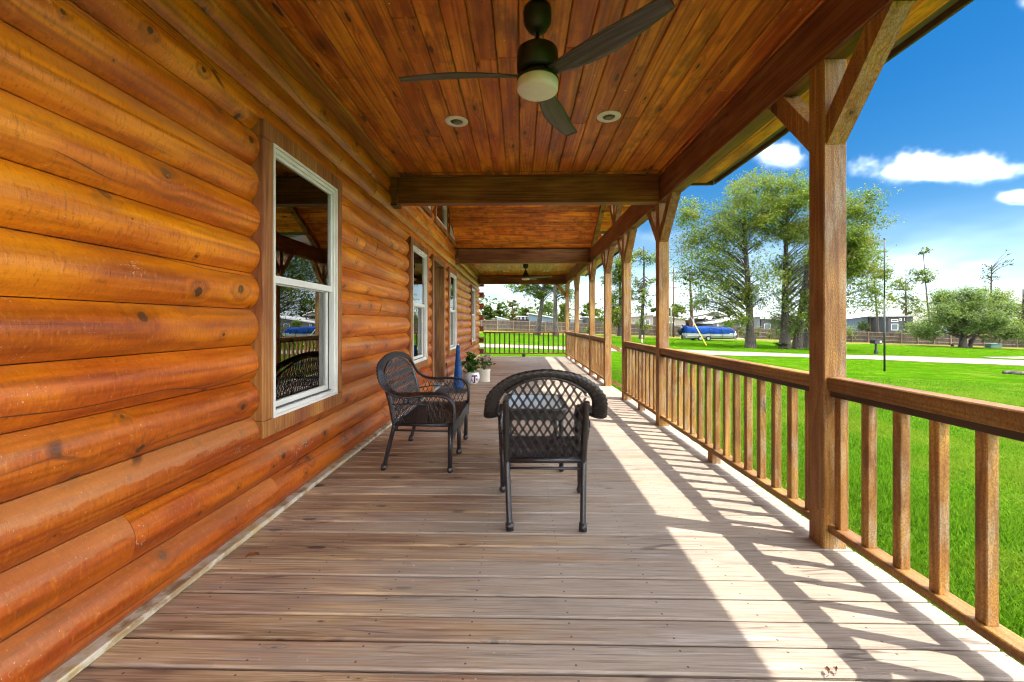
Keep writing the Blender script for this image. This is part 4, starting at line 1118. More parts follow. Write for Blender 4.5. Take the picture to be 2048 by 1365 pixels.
V = np.concatenate([leaf_clump(16, (rr.uniform(-.10, .14), rr.uniform(-.1, .1), rr.uniform(.49, .57)), (.025, .025, .015), .035, 20 + q) for q in range(11)])
tag(link('flowers', np_mesh('flowers', V, quads(len(V) // 4)), M['petal'], ck), kind='stuff')
# tall blue glazed cone vase
vx = xat(916, 8.15)
vs_ = empty('tall_blue_vase', (vx, 8.15, 0), 'tall slender blue glazed cone vase beside the door', 'vase')
pr = [(0, .003), (.094, .003), (.098, .012)]
for i in range(1, 27):
    t = i / 26; pr.append((.098 - .066 * t ** .92 + .0022 * math.sin(t * 60), .012 + .80 * t))
pr += [(.030, .826), (.020, .826), (.018, .60), (0, .60)]
MB().lathe(pr, 36).build('body', M['bluecer'], vs_)
mb = MB(); mb.lathe([(0, 0), (.02, 0), (.024, .012), (.016, .024), (.011, .034), (0, .036)], 20, (0, 0, .822)); mb.build('stopper', plain('pale_stopper', (.55, .55, .55), .35), vs_)
# iron hook leaning on the wall behind the vase
hk = MB(); hk.tube(catmull([(-1.54, 8.86, .003), (-1.545, 8.86, .25), (-1.55, 8.84, .40), (-1.552, 8.78, .43), (-1.55, 8.74, .38)], 6), .007, 8)
ho = hk.build('iron_hook', M['fanmetal']); tag(ho, 'thin black iron hook leaning on the logs behind the blue vase', 'hook')
mt = MB(); mt.cbox(-1.545, -.98, 7.50, 8.0, .001, .013, .004); tag(mt.build('door_mat', M['mat']), 'dark door mat on the deck in front of the door', 'mat')
# fallen leaves on the boards
def fallen(px, py, label, s, rz, col):
    d = py - VY; Y = EYE * F / d; x = xat(px, Y)
    V = []; n = 9
    for i in range(n):
        t = i / (n - 1); wv = math.sin(math.pi * t ** .8) * .32 * s + .001; zc = .006 + .010 * math.sin(t * 3.1) + .004 * math.sin(t * 9)
        V += [((t - .5) * s, -wv, zc + .009), ((t - .5) * s, 0, zc), ((t - .5) * s, wv, zc + .007)]
    fs = []
    for i in range(n - 1):
        a = 3 * i; fs += [(a, a + 3, a + 4, a + 1), (a + 1, a + 4, a + 5, a + 2)]
    mb = MB(); mb.add(V, fs, True); mb.tube([(-.5 * s, 0, .006), (-.8 * s, .01, .004)], .0012, 5)
    o = mb.build('dry_leaf', plain('dry_leaf_%d' % px, col, .6, .3, 60), None, (x, Y, .0005)); o.rotation_euler.z = rz; tag(o, label, 'leaf')
fallen(505, 1122, 'curled orange dry leaf on the deck near the log wall', .062, .5, (.28, .085, .02))
fallen(1654, 1339, 'small brown dry leaf lying in the sun at the lower right', .022, 1.4, (.13, .05, .02))
fallen(1671, 1337, 'tiny brown leaf fragment beside the small dry leaf in the sun', .018, 1.1, (.16, .06, .025))
tw = MB(); Y = EYE * F / (1016 - VY); tw.tube([(xat(1386, Y), Y + .012, .004), (xat(1393, Y), Y, .006), (xat(1400, Y), Y - .02, .004)], .0018, 5)
tag(tw.build('twig', M['bark_red']), 'thin dark twig lying across the sunny deck boards', 'twig')

# ================================================================ TREES
def tree(name, label, base, top, tr, blobs, leaf, lsize, nleaf, seed, group='trees beyond the drive', lean=(0, 0), bark='bark', clump_r=None, droop=0.0, limb=.34, tfrac=.86, cat='tree'):
    """blobs: (dx, dy, z above base, rx, ry, rz, clumps).  Trunk with limbs reaching every leaf clump."""
    r = random.Random(seed); base = Vector(base); e = empty(name, base, label, cat, group)
    n = 9; H = top * tfrac
    tp = []
    for i in range(n + 1):
        t = i / n; tp.append(Vector((lean[0] * t + .25 * tr * math.sin(t * 5 + seed), lean[1] * t + .25 * tr * math.cos(t * 4 + seed), -.15 + (H + .15) * t)))
    mb = MB(); mb.tube(tp, [tr * (1.45 if i == 0 else 1.08 if i == 1 else 1) * (1 - .80 * i / n) for i in range(n + 1)], 10, False)
    mb.build('trunk', M[bark], e)
    lb = MB(); Vs = []
    cl = []
    for (bx, by, bz, rx, ry, rz, k) in blobs:
        for q in range(k):
            for _ in range(20):
                p = Vector((r.uniform(-1, 1), r.uniform(-1, 1), r.uniform(-1, 1)))
                if .25 < p.length < 1: break
            cl.append((Vector((bx + p.x * rx, by + p.y * ry, bz + p.z * rz)), min(rx, ry, rz)))
    per = max(4, int(nleaf / max(1, len(cl))))
    for i, (c_, br) in enumerate(cl):
        hd = math.hypot(c_.x, c_.y); zt_ = max(top * .12, min(H * .96, c_.z - hd * .55 + droop * hd))
        t = (zt_ + .15) / (H + .15); s = tp[min(n, int(t * n))].lerp(tp[min(n, int(t * n) + 1)], t * n - int(t * n)) if t < 1 else tp[-1]
        mid = s.lerp(c_, .5) + Vector((r.uniform(-.1, .1) * hd, r.uniform(-.1, .1) * hd, (.12 - droop * .4) * hd))
        r0 = tr * limb * (1 - .75 * t) + .012
        lb.tube([s, s.lerp(mid, .5) + Vector((0, 0, .03 * hd)), mid, mid.lerp(c_, .55), c_], [r0, r0 * .75, r0 * .5, r0 * .3, r0 * .12], 5, False)
        cr = (clump_r or .42 * br) * r.uniform(.7, 1.25)
        if per: Vs.append(leaf_clump(int(per * r.uniform(.6, 1.4)), c_, (cr, cr, cr * .72), lsize, seed * 991 + i))
        for q in range(2):
            d = Vector((r.uniform(-1, 1), r.uniform(-1, 1), r.uniform(-.6, .8))) * cr
            lb.tube([c_.lerp(mid, .3), c_ + d * .5, c_ + d], [r0 * .2, r0 * .12, .004], 4, False)
    lb.build('limbs', M[bark], e)
    if Vs and leaf:
        V = np.concatenate(Vs); tag(link('crown', np_mesh('crown', V, quads(len(V) // 4)), M[leaf], e), kind='stuff')
    return e
def span(px0, px1, py0, py1, Y, base):
    """ellipsoid (relative to the base) that fills a box of the view at depth Y"""
    x0, x1 = xat(px0, Y), xat(px1, Y); pm = (px0 + px1) / 2; z1, z0 = zat(py0, Y, pm), zat(py1, Y, pm)
    return ((x0 + x1) / 2 - base.x, 0.0, (z0 + z1) / 2 - base.z, (x1 - x0) / 2, (x1 - x0) / 2 * .8, (z1 - z0) / 2)
def T(name, label, px, Y, top_py, tr, boxes, leaf, lsize, nleaf, seed, lean_px=0, **kw):
    b = foot(px, Y); top = zat(top_py, Y, px) - b.z
    return tree(name, label, b, top, tr, [span(*bx[:4], Y, b) + (bx[4],) for bx in boxes], leaf, lsize, nleaf, seed, lean=(lean_px / F * Y, 0), **kw)
T('oak_tree', 'tall leafy oak left of the nearest post, crown reaching furthest left', 1500, 37, 345, .35,
  [(1352, 1500, 385, 560, 34), (1440, 1600, 345, 500, 40), (1400, 1560, 520, 650, 26), (1345, 1430, 520, 640, 10)], 'leaf_oak', .18, 52000, 1, -12, clump_r=1.4, limb=.2)
T('oak_tree', 'leafy oak partly hidden by the nearest post, trunk straight and grey', 1567, 37.5, 338, .36,
  [(1510, 1690, 345, 480, 36), (1540, 1720, 440, 600, 34), (1540, 1660, 580, 665, 16)], 'leaf_oak', .18, 42000, 2, 10, clump_r=1.4, limb=.2)
T('oak_tree', 'oak with leaning trunk right beside the nearest post, crown spreading right', 1592, 38, 372, .34,
  [(1640, 1755, 385, 500, 26), (1660, 1765, 470, 580, 24), (1620, 1720, 560, 640, 12), (1690, 1770, 560, 625, 7)], 'leaf_oak', .18, 30000, 3, 40, clump_r=1.3, limb=.2)
T('oak_tree', 'dark leaning trunk among the oaks just behind the nearest post', 1612, 41, 400, .34, [(1600, 1720, 420, 560, 16)], 'leaf_oak', .24, 4000, 4, 30, clump_r=1.3, limb=.2)
T('bare_pine', 'thin half dead pine with drooping branches left of the second post', 1284, 50, 488, .26,
  [(1258, 1310, 492, 545, 14), (1256, 1314, 545, 640, 30), (1268, 1300, 640, 665, 6)], 'leaf_oak', .2, 5200, 5, 4, bark='bark', droop=.9, tfrac=.97, limb=.5, clump_r=.7)
T('leafy_tree', 'full green tree showing between the stair posts and the second post', 1240, 58, 480, .30,
  [(1205, 1262, 500, 590, 20), (1200, 1265, 580, 655, 18)], 'leaf_oak', .28, 12000, 6, limb=.2, clump_r=1.3)
T('leaning_tree', 'slim dark trunk leaning right in front of the far wooden fence', 1073, 52, 470, .33,
  [(1058, 1085, 574, 602, 9), (1090, 1128, 560, 596, 10), (1040, 1090, 545, 578, 9), (1010, 1060, 566, 580, 5)], 'leaf_oak', .26, 5200, 7, 26, clump_r=.9)
T('pine_tree', 'thick straight grey trunk in front of the far wooden fence', 1110, 50, 440, .31,
  [(1090, 1150, 470, 580, 14), (1150, 1215, 455, 525, 9), (1120, 1142, 575, 600, 4)], 'leaf_oak', .26, 6000, 8, 2, clump_r=1.1)
T('rusty_tree', 'rusty brown pointed tree behind the fence, left of the leaning trunk', 1025, 78, 592, .25,
  [(1012, 1038, 612, 642, 14), (1016, 1034, 597, 620, 8)], 'leaf_brown', .34, 2600, 9)
for i, (px, top, w_, lf, lab) in enumerate([(975, 609, 16, 'leaf_dark', 'leftmost feathery tree behind the far fence, next to the log corner'),
        (999, 610, 12, 'leaf_dark', 'dark conical tree behind the far fence, second from the log corner'),
        (1052, 614, 10, 'leaf_dark', 'small dark tree rising behind the navy building'),
        (1068, 620, 12, 'leaf_oak', 'low olive tree behind the leaning trunk'),
        (1097, 606, 20, 'leaf_grey', 'spreading grey green tree behind the blue grey building'),
        (1128, 607, 15, 'leaf_oak', 'round tree right of the thick pine trunk behind the fence'),
        (1180, 602, 20, 'leaf_oak', 'tree behind the fence seen between the far porch posts'),
        (1325, 600, 22, 'leaf_dark', 'dense tree behind the fence left of the second post'),
        (1355, 606, 20, 'leaf_dark', 'dark tree clump behind the utility pole right of the second post'),
        (1455, 612, 34, 'leaf_dark', 'broad dark tree rising behind the open carport roof')]):
    T('fence_tree', lab, px, 92 + 3 * (i % 4), top, .22, [(px - w_, px + w_, top + 8, top + 40, 22), (px - w_ * .5, px + w_ * .5, top, top + 22, 9)], lf, .40, 6000, 30 + i, limb=.2, group='trees behind the fence', clump_r=.55)
T('dead_snag', 'reddish bare dead trunk standing behind the covered boat', 1383, 58, 540, .34, [(1365, 1400, 545, 585, 6)], 'leaf_dark', .3, 500, 50, -3, bark='bark_red', tfrac=1.0, group='trees behind the fence')
T('slim_tree', 'slim tree with drooping leaves just left of the thin dark pole', 1757, 68, 505, .2,
  [(1732, 1772, 525, 590, 11), (1740, 1765, 500, 540, 5)], 'leaf_oak', .32, 1900, 51, -10, clump_r=1.2, group='trees behind the fence')
T('clumpy_tree', 'tree with separate dark leaf clumps right of the thin dark pole', 1812, 80, 535, .28,
  [(1786, 1815, 552, 590, 7), (1818, 1856, 538, 575, 7), (1800, 1840, 580, 632, 9), (1776, 1800, 590, 612, 3)], 'leaf_oak', .36, 3600, 52, clump_r=1.3, group='trees behind the fence')
T('tall_thin_tree', 'tall thin crooked tree with a tuft of leaves at its tip', 1863, 80, 508, .2,
  [(1835, 1858, 496, 512, 4), (1848, 1872, 548, 575, 4), (1858, 1872, 600, 625, 3)], 'leaf_oak', .34, 700, 53, -16, clump_r=1.0, group='trees behind the fence', tfrac=1.0)
T('bare_tree', 'nearly leafless tree with forked top above the round tree', 1981, 82, 505, .30,
  [(1962, 1998, 530, 570, 12), (1998, 2024, 492, 540, 7), (1964, 1984, 520, 560, 6)], 'leaf_dark', .3, 350, 54, 2, group='trees behind the fence', limb=.55)
T('round_tree', 'wide low grey green tree with two short trunks on the right of the lawn', 1928, 56, 566, .40,
  [(1850, 2005, 598, 664, 46), (1880, 1975, 578, 620, 18), (1828, 1890, 640, 676, 11), (1960, 2030, 640, 680, 11)], 'leaf_grey', .22, 40000, 55, 2, clump_r=1.25, limb=.2, cat='tree', tfrac=.7)
T('olive_tree', 'olive green tree at the right edge behind the round tree', 2046, 66, 560, .3,
  [(1995, 2110, 575, 640, 24), (1990, 2110, 630, 690, 22)], 'leaf_oak', .32, 14000, 56, clump_r=1.6, limb=.2)
rt = bpy.data.objects['round_tree']; b = foot(1939, 56.3) - rt.location
mb = MB(); mb.tube([(b.x, b.y, b.z - .2), (b.x + .25, b.y, b.z + .9), (b.x + 1.3, b.y, b.z + 2.0)], [.34, .26, .14], 8, False); mb.build('trunk', M['bark'], rt)
# far wood that closes the horizon
def woods():
    Vs = []; r = random.Random(5)
    for i in range(260):
        px = r.uniform(880, 2600); Y = r.uniform(150, 190); b = foot(px, Y)
        hgt = r.uniform(4.0, 8.0); Vs.append(leaf_clump(260, (b.x, b.y, b.z + hgt * .42), (r.uniform(3, 6), 3, hgt * .45), .7, 7000 + i))
    for i in range(150):                                     # and all round behind the viewpoint
        a = r.uniform(.6, 5.6); R = r.uniform(110, 160); x, y = R * math.sin(a + 1.0), R * math.cos(a + 1.0)
        hgt = r.uniform(7, 13); Vs.append(leaf_clump(90, (x, y, gz(x, y) + hgt * .5), (r.uniform(4, 8), 5, hgt * .5), 1.5, 9000 + i))
    V = np.concatenate(Vs); return np_mesh('far_woods', V, quads(len(V) // 4))
tag(link('far_woods', woods(), M['leaf_dark']), 'low band of distant woods along the horizon', 'woods', kind='stuff')
# shrubs and vines at the fence
def bush(px0, px1, py0, py1, Y, leaf, n, seed, label, ls=.22):
    x0, x1 = xat(px0, Y), xat(px1, Y); pm = (px0 + px1) / 2; z1 = zat(py0, Y, pm); xm = (x0 + x1) / 2; z0 = gz(xm, Y)
    e = empty('shrub', (xm, Y, z0), label, 'shrub', 'shrubs along the fence'); h = z1 - z0; rx = (x1 - x0) / 2; r = random.Random(seed); Vs = []
    mb = MB()
    for q in range(9):
        c_ = (r.uniform(-.75, .75) * rx, r.uniform(-.5, .5) * rx * .5, r.uniform(.35, .85) * h); s = r.uniform(.25, .42)
        Vs.append(leaf_clump(n // 9, c_, (rx * s + .1, rx * s + .1, h * s * .8), ls, seed * 31 + q)); mb.tube([(0, 0, -.05), (c_[0] * .5, c_[1] * .5, c_[2] * .5), c_], [.03, .02, .008], 5, False)
    mb.build('stems', M['bark'], e); V = np.concatenate(Vs); tag(link('foliage', np_mesh('foliage', V, quads(len(V) // 4)), M[leaf], e), kind='stuff')
bush(1668, 1716, 643, 684, 63.8, 'leaf_bush', 1600, 1, 'bright green shrub in front of the fence right of the nearest post')
bush(1712, 1742, 637, 684, 66.5, 'leaf_dark', 1100, 2, 'dark shrub rising over the fence right of the bright shrub')
bush(1440, 1470, 640, 684, 66.5, 'leaf_bush', 1200, 3, 'light green bushy shrub behind the covered boat')
bush(1548, 1578, 685, 697, 37.0, 'leaf_dark', 500, 4, 'low dark weeds at the foot of the straight grey oak', .12)
bush(1170, 1182, 652, 668, 63.5, 'leaf_bush', 300, 5, 'small weed bush at the fence seen between the far porch posts')
bush(1820, 1838, 654, 668, 66.5, 'leaf_bush', 400, 6, 'small green bush over the fence below the clumpy tree')
bush(1790, 1815, 655, 668, 66.5, 'leaf_bush', 300, 7, 'small green bush over the fence in front of the dark house')
V = []
r = random.Random(9)
for i in range(60):
    x = xat(r.uniform(1465, 1660), 64.8); V.append(leaf_clump(34, (x, 64.75 + r.uniform(-.1, .1), gz(x, 64.8) + r.uniform(.5, 1.75)), (.6, .15, .38), .2, 400 + i))
V = np.concatenate(V); tag(link('vine', np_mesh('vine', V, quads(len(V) // 4)), M['leaf_bush']), 'yellow green vines climbing over the fence behind the oaks', 'vine', kind='stuff')

# ================================================================ FENCE
M['fenceboard'] = wood('fence_board', [(.3, (.055, .040, .030)), (.7, (.135, .105, .08))], 2, 20, 1.2, .85, .25, 0, world=True, bump_dist=.01)
M['fencepost'] = wood('fence_post', [(.3, (.13, .085, .055)), (.7, (.24, .17, .11))], 2, 20, 1.2, .85, .2, 0)
fence = empty('wooden_fence', (20, 65, gz(20, 65)), 'long grey brown board fence across the back of the lawn', 'fence'); FO = under(fence)
mb = MB(); rr = random.Random(4); x = -45.0
while x < 108:
    z = gz(x, 65); h = 1.68 + rr.uniform(-.02, .02)
    mb.box(x, x + .135, 65.03, 65.05, z + .03, z + h); x += .150
tag(mb.build('fence_boards', M['fenceboard'], fence, FO), kind='stuff')
x = -45.0; k = 0
while x < 108:
    z = gz(x, 65); mb = MB(); mb.box(-.06, .06, -.05, .06, -.2, 1.70); mb.build('fence_post', M['fencepost'], fence, Vector((x, 64.93, z)) + FO)
    x2 = x + 2.44; za, zb = gz(x, 65), gz(x2, 65)
    for h in (.35, .95, 1.52):
        mb = MB(); mb.add([(x, 64.99, za + h), (x2, 64.99, zb + h), (x2, 65.03, zb + h), (x, 65.03, za + h), (x, 64.99, za + h + .09), (x2, 64.99, zb + h + .09), (x2, 65.03, zb + h + .09), (x, 65.03, za + h + .09)],
                          [(0, 3, 2, 1), (4, 5, 6, 7), (0, 1, 5, 4), (1, 2, 6, 5), (2, 3, 7, 6), (3, 0, 4, 7)]); mb.build('fence_rail', M['fencepost'], fence, FO)
    x = x2

# ================================================================ BUILDINGS BEHIND THE FENCE
def siding(name, col, ribs=2.6):
    m, nt = newmat(name); pos = nd(nt, 'ShaderNodeNewGeometry').outputs['Position']; sp = nd(nt, 'ShaderNodeSeparateXYZ', {0: pos}).outputs
    s = mth(nt, 'FRACT', mth(nt, 'MULTIPLY', sp[0], ribs)); rib = sstep(nt, s, .86, .94)
    n = noise(nt, pos, 1.5, 4.0); c = mixc(nt, n, [x * .85 for x in col], [x * 1.15 for x in col])
    c = mixc(nt, mth(nt, 'MULTIPLY', rib, .45), c, [x * .5 for x in col]); finish(nt, c, .6, rib, .4, .05); return m
SD = {k: siding('siding_' + k, c) for k, c in dict(navy=(.008, .013, .045), blue=(.085, .135, .18), beige=(.24, .22, .18), dark=(.040, .043, .046), brown=(.15, .09, .055), grey=(.08, .09, .10), pale=(.28, .33, .38), slate=(.06, .085, .13)).items()}
M['wroof'] = plain('white_metal_roof', (.50, .50, .49), .4, .06, .5); M['groof'] = plain('grey_metal_roof', (.27, .27, .275), .45, .08, .5)
M['darkroof'] = plain('dark_roof_edge', (.07, .055, .05), .6, .1, 1); M['far_glass'] = plain('far_window_glass', (.10, .13, .16), .1, .1, 1, spec=.8)
def building(label, px0, px1, Y, topl, topr, depth, wall, roofm, wins=(), over=.4, name='building'):
    x0, x1 = xat(px0, Y), xat(px1, Y); xm = (x0 + x1) / 2; zb = gz(xm, Y) - .3
    zl, zr = zat(topl, Y, px0), zat(topr, Y, px1); e = empty(name, (xm, Y, zb), label, 'building', 'buildings behind the fence'); O = under(e)
    mb = MB(); mb.prism([(x0, zb), (x1, zb), (x1, zr - .12), (x0, zl - .12)], 'y', Y, Y + depth); mb.build('wall', SD[wall], e, O)
    sl = (zr - zl) / (x1 - x0)
    q = [(x0 - over, zl - over * sl - .12), (x1 + over, zr + over * sl - .12), (x1 + over, zr + over * sl + .06), (x0 - over, zl - over * sl + .06)]
    mb = MB(); mb.prism(q, 'y', Y - over, Y + depth + over); mb.build('roof', M[roofm], e, O)
    for (a, b, c_, d) in wins:
        wx0, wx1 = xat(a, Y), xat(b, Y); wz1, wz0 = zat(c_, Y, a), zat(d, Y, a); f = .09
        mb = MB(); mb.ring([(wx0, wz0), (wx1, wz0), (wx1, wz1), (wx0, wz1)], [(wx0 + f, wz0 + f), (wx1 - f, wz0 + f), (wx1 - f, wz1 - f), (wx0 + f, wz1 - f)], 'y', Y - .06, Y + .02)
        wn = mb.build('window', M['white'], e, O); mb = MB(); mb.box(wx0 + f - .01, wx1 - f + .01, Y - .02, Y - .005, wz0 + f - .01, wz1 - f + .01); mb.build('pane', M['far_glass'], wn)
    return e, O
building('navy building with white windows behind the far fence', 1023, 1059, 88, 633, 633, 8, 'navy', 'wroof', [(1027, 1037, 635.5, 639), (1040, 1044, 635, 639), (1048, 1052, 635, 639), (1055, 1058, 635, 639)])
building('blue grey shed with a single sloping roof behind the leaning trunk', 1058.5, 1108, 84, 627, 635.5, 9, 'blue', 'wroof', [(1072, 1080, 644, 648), (1083, 1091, 643, 648)])
building('low pale roofed building near the log corner behind the fence', 962, 992, 92, 639, 638, 8, 'brown', 'wroof')
building('low grey building with white sloping roof left of the navy building', 994, 1019, 90, 634, 640, 8, 'pale', 'wroof')
building('dark building with white porch seen between the far porch posts', 1172, 1200, 90, 634, 636, 8, 'dark', 'wroof', [(1178, 1184, 638, 644)])
building('low white roofed building between the far porch posts', 1140, 1170, 94, 638, 640, 8, 'pale', 'wroof')
building('grey house with pale roof left of the second post behind the fence', 1262, 1306, 86, 634, 630, 9, 'beige', 'groof', [(1290, 1300, 640, 650)])
building('beige shed with white framed windows right of the second post', 1330, 1371, 84, 632, 639, 9, 'beige', 'wroof', [(1336, 1350, 645, 654)])
building('dark grey building with long white roof behind the oaks', 1426, 1520, 84, 646, 632, 10, 'grey', 'wroof', [(1434, 1438, 648, 653), (1480, 1492, 648, 658)])
building('dark low house between the oak trunks with a white window', 1522, 1600, 86, 637, 641, 9, 'dark', 'wroof', [(1528, 1541, 648, 658)])
building('blue walled building with white roof right of the nearest post', 1640, 1736, 84, 644, 632, 10, 'slate', 'wroof', [(1655, 1663, 652, 664)])
e_, O_ = building('large grey hip roofed building behind the blue walled building', 1600, 1724, 110, 634, 634, 12, 'beige', 'groof')
x0, x1 = xat(1598, 110), xat(1726, 110); zt0, zt1 = zat(633, 110, 1660), zat(615, 110, 1660); mb = MB()
mb.add([(x0, 109, zt0), (x1, 109, zt0), (x1, 123, zt0), (x0, 123, zt0), (x0 + 6, 116, zt1), (x1 - 6, 116, zt1)], [(0, 1, 5, 4), (1, 2, 5), (2, 3, 4, 5), (3, 0, 4), (0, 3, 2, 1)]); mb.build('hip_roof', M['groof'], e_, O_)
building('brown house with wide windows left of the dark two storey house', 1740, 1772, 84, 634, 640, 9, 'brown', 'groof', [(1744, 1753, 649, 658), (1755, 1762, 649, 658)])
building('dark two storey house with white windows right of the thin dark pole', 1777, 1826, 80, 633, 632, 9, 'dark', 'groof', [(1782, 1796, 639, 644), (1782, 1796, 648, 661), (1799, 1803, 637, 642), (1808, 1814, 636, 642)])
building('pale blue low building under the left side of the round tree', 1856, 1900, 82, 652, 654, 8, 'pale', 'wroof', [(1862, 1868, 658, 664)])
# open carport with a peaked roof
Y = 88; e = empty('carport', (xat(1405, Y), Y, gz(xat(1405, Y), Y)), 'open carport with white peaked roof behind the boat', 'carport'); O = under(e)
xa, xp, xb = xat(1364, Y), xat(1434, Y), xat(1455, Y); za, zp, zb = zat(637, Y, 1364), zat(623.5, Y, 1434), zat(632, Y, 1455)
mb = MB(); mb.prism([(xa, za), (xp, zp), (xb, zb), (xb, zb + .2), (xp, zp + .25), (xa, za + .2)], 'y', Y, Y + 9); mb.build('roof', M['wroof'], e, O)
mb = MB(); mb.prism([(xa + 2.0, za + .1), (xp, zp - .35), (xp, zp - .05), (xa + 2.0, za + .35)], 'y', Y - .05, Y + .1); mb.prism([(xp, zp - .35), (xb, zb - .3), (xb, zb - .02), (xp, zp - .05)], 'y', Y - .05, Y + .1); mb.build('gable_beam', M['darkroof'], e, O)
for px in (1369, 1388, 1412, 1448):
    mb = MB(); x = xat(px, Y); mb.box(x - .12, x + .12, Y + .2, Y + .45, gz(x, Y) - .2, za + .25); mb.build('column', M['white'] if px == 1388 else M['darkroof'], e, O)
mb = MB(); mb.box(xa + .5, xb - .5, Y + 8, Y + 8.1, gz(xa, Y), za); mb.build('back_wall', SD['brown'], e, O)

# ================================================================ BOAT ON TRAILER
Y = 50.5; bt = empty('pontoon_boat', (xat(1422, Y), Y, gz(xat(1422, Y), Y)), 'silver pontoon boat under a blue cover parked on the grass', 'boat'); O = under(bt)
M['cover'] = plain('blue_boat_cover', (.004, .034, .17), .85, .35, 2.2, .6, spec=.1); M['alu'] = plain('boat_aluminium', (.40, .40, .39), .4, .1, 3, spec=.4); M['black'] = plain('black_plastic', (.015, .015, .016), .45, .2, 8)
M['tyre'] = plain('tyre_rubber', (.02, .02, .02), .8, .2, 9); M['galv'] = plain('galvanised_steel', (.45, .46, .47), .4, .15, 9, metal=.7)
g0 = gz(xat(1422, Y), Y); XX = lambda p: xat(p, Y); ZZ = lambda q: zat(q, Y, 1422)
prof = [(1374.5, 651), (1378, 652.2), (1383, 654), (1392, 655), (1400, 655), (1408, 653.6), (1418, 653.2), (1428, 654), (1440, 655.2), (1452, 655.8), (1462, 655.6), (1468, 656.4), (1473, 661.5), (1476.5, 668)]
vs = []; fs = []; NV = 15
for i, (p, q) in enumerate(prof):
    zt_, zb_ = ZZ(q), ZZ(666.0 + (2.0 if 1395 < p < 1460 else 3 if p >= 1460 else .5)); hwd = 1.22 * (1 if i < 10 else (1 - ((i - 9) / 5) ** 2 * .75))
    for k in range(NV):
        t = k / (NV - 1); a = math.pi * t; yy = -math.cos(a) * hwd; s = abs(math.sin(a)) ** .22
        vs.append((XX(p) + .02 * math.sin(k * 2.1 + i), Y + 1.2 + yy * (1 + .015 * math.sin(i * 3 + k)), zb_ + (zt_ - zb_) * s + .03 * math.sin(i * 2.3 + k * 1.7)))
for i in range(len(prof) - 1):
    for k in range(NV - 1): fs.append((i * NV + k, (i + 1) * NV + k, (i + 1) * NV + k + 1, i * NV + k + 1))
mb = MB(); mb.add(vs, fs, True); mb.add(vs[:NV], [tuple(range(NV))]); mb.add(vs[-NV:], [tuple(reversed(range(NV)))]); mb.build('cover', M['cover'], bt, O)
mb = MB(); mb.prism([(XX(1375), ZZ(672.5)), (XX(1470), ZZ(672.5)), (XX(1475), ZZ(667)), (XX(1375), ZZ(665.5))], 'y', Y + .02, Y + 2.4); mb.build('hull_side', M['alu'], bt, O)
for yy in (.35, 2.0):
    mb = MB(); rz_ = .22; zc = ZZ(673.6); mb.tube([(XX(1375), Y + yy, zc), (XX(1462), Y + yy, zc), (XX(1470), Y + yy, zc + .08), (XX(1476), Y + yy, zc + .25)], [rz_, rz_, rz_ * .75, .05], 14); mb.build('pontoon', M['alu'], bt, O)
for p in (1400.5, 1421, 1445, 1466):
    mb = MB(); mb.tube([(XX(p), Y - .04, ZZ(675)), (XX(p) + .03, Y - .06, ZZ(664)), (XX(p), Y - .02, ZZ(659))], .025, 5); mb.build('strap', M['black'], bt, O)
mb = MB(); mb.tube(catmull([(XX(1373), Y + 1.2, ZZ(657)), (XX(1369), Y + 1.2, ZZ(658.5)), (XX(1367.5), Y + 1.2, ZZ(664)), (XX(1370), Y + 1.2, ZZ(671))], 5), [.2, .24, .28, .30, .32, .33, .33, .32, .32, .30, .28, .25, .22, .18, .14, .12][:16], 12)
mb.tube([(XX(1371), Y + 1.2, ZZ(671)), (XX(1372), Y + 1.2, ZZ(679))], [.12, .07], 8); mb.build('outboard_motor', M['black'], bt, O)
tl = empty('boat_trailer', (XX(1422), Y + .01, g0), 'two wheeled boat trailer under the covered pontoon boat', 'trailer'); O = under(tl)
mb = MB()
for yy in (.5, 1.9): mb.box(XX(1376), XX(1478), Y + yy - .04, Y + yy + .04, ZZ(678.8), ZZ(677.4))
for p in (1380, 1400, 1425, 1450, 1474): mb.box(XX(p) - .04, XX(p) + .04, Y + .45, Y + 1.95, ZZ(678.7), ZZ(677.6))
mb.build('frame', M['black'], tl, O)
mb = MB(); mb.tube([(XX(1476), Y + .5, ZZ(678)), (XX(1497), Y + 1.2, ZZ(678))], .05, 6); mb.tube([(XX(1476), Y + 1.9, ZZ(678)), (XX(1497), Y + 1.2, ZZ(678))], .05, 6); mb.tube([(XX(1480), Y + 1.2, ZZ(678)), (XX(1481), Y + 1.2, ZZ(664))], .05, 6); mb.build('tongue', M['galv'], tl, O)
for p in (1402, 1417.5):
    for yy in (.1, 2.2):
        mb = MB(); zc = g0 + .30; mb.add(*(lambda: ([], []))()); 
        N = 18; q = [(XX(p) + .30 * math.cos(2 * math.pi * k / N), zc + .30 * math.sin(2 * math.pi * k / N)) for k in range(N)]; mb.prism(q[::-1], 'y', Y + yy, Y + yy + .2); wl = mb.build('wheel', M['tyre'], tl, O)
        mb = MB(); q = [(XX(p) + .17 * math.cos(2 * math.pi * k / N), zc + .17 * math.sin(2 * math.pi * k / N)) for k in range(N)]; mb.prism(q[::-1], 'y', Y + yy - .02, Y + yy + .22); mb.build('rim', M['galv'], wl)
mb = MB(); mb.tube([(XX(1481), Y + 1.2, ZZ(678)), (XX(1481), Y + 1.2, g0)], .04, 6); mb.build('jack', M['galv'], tl, O)

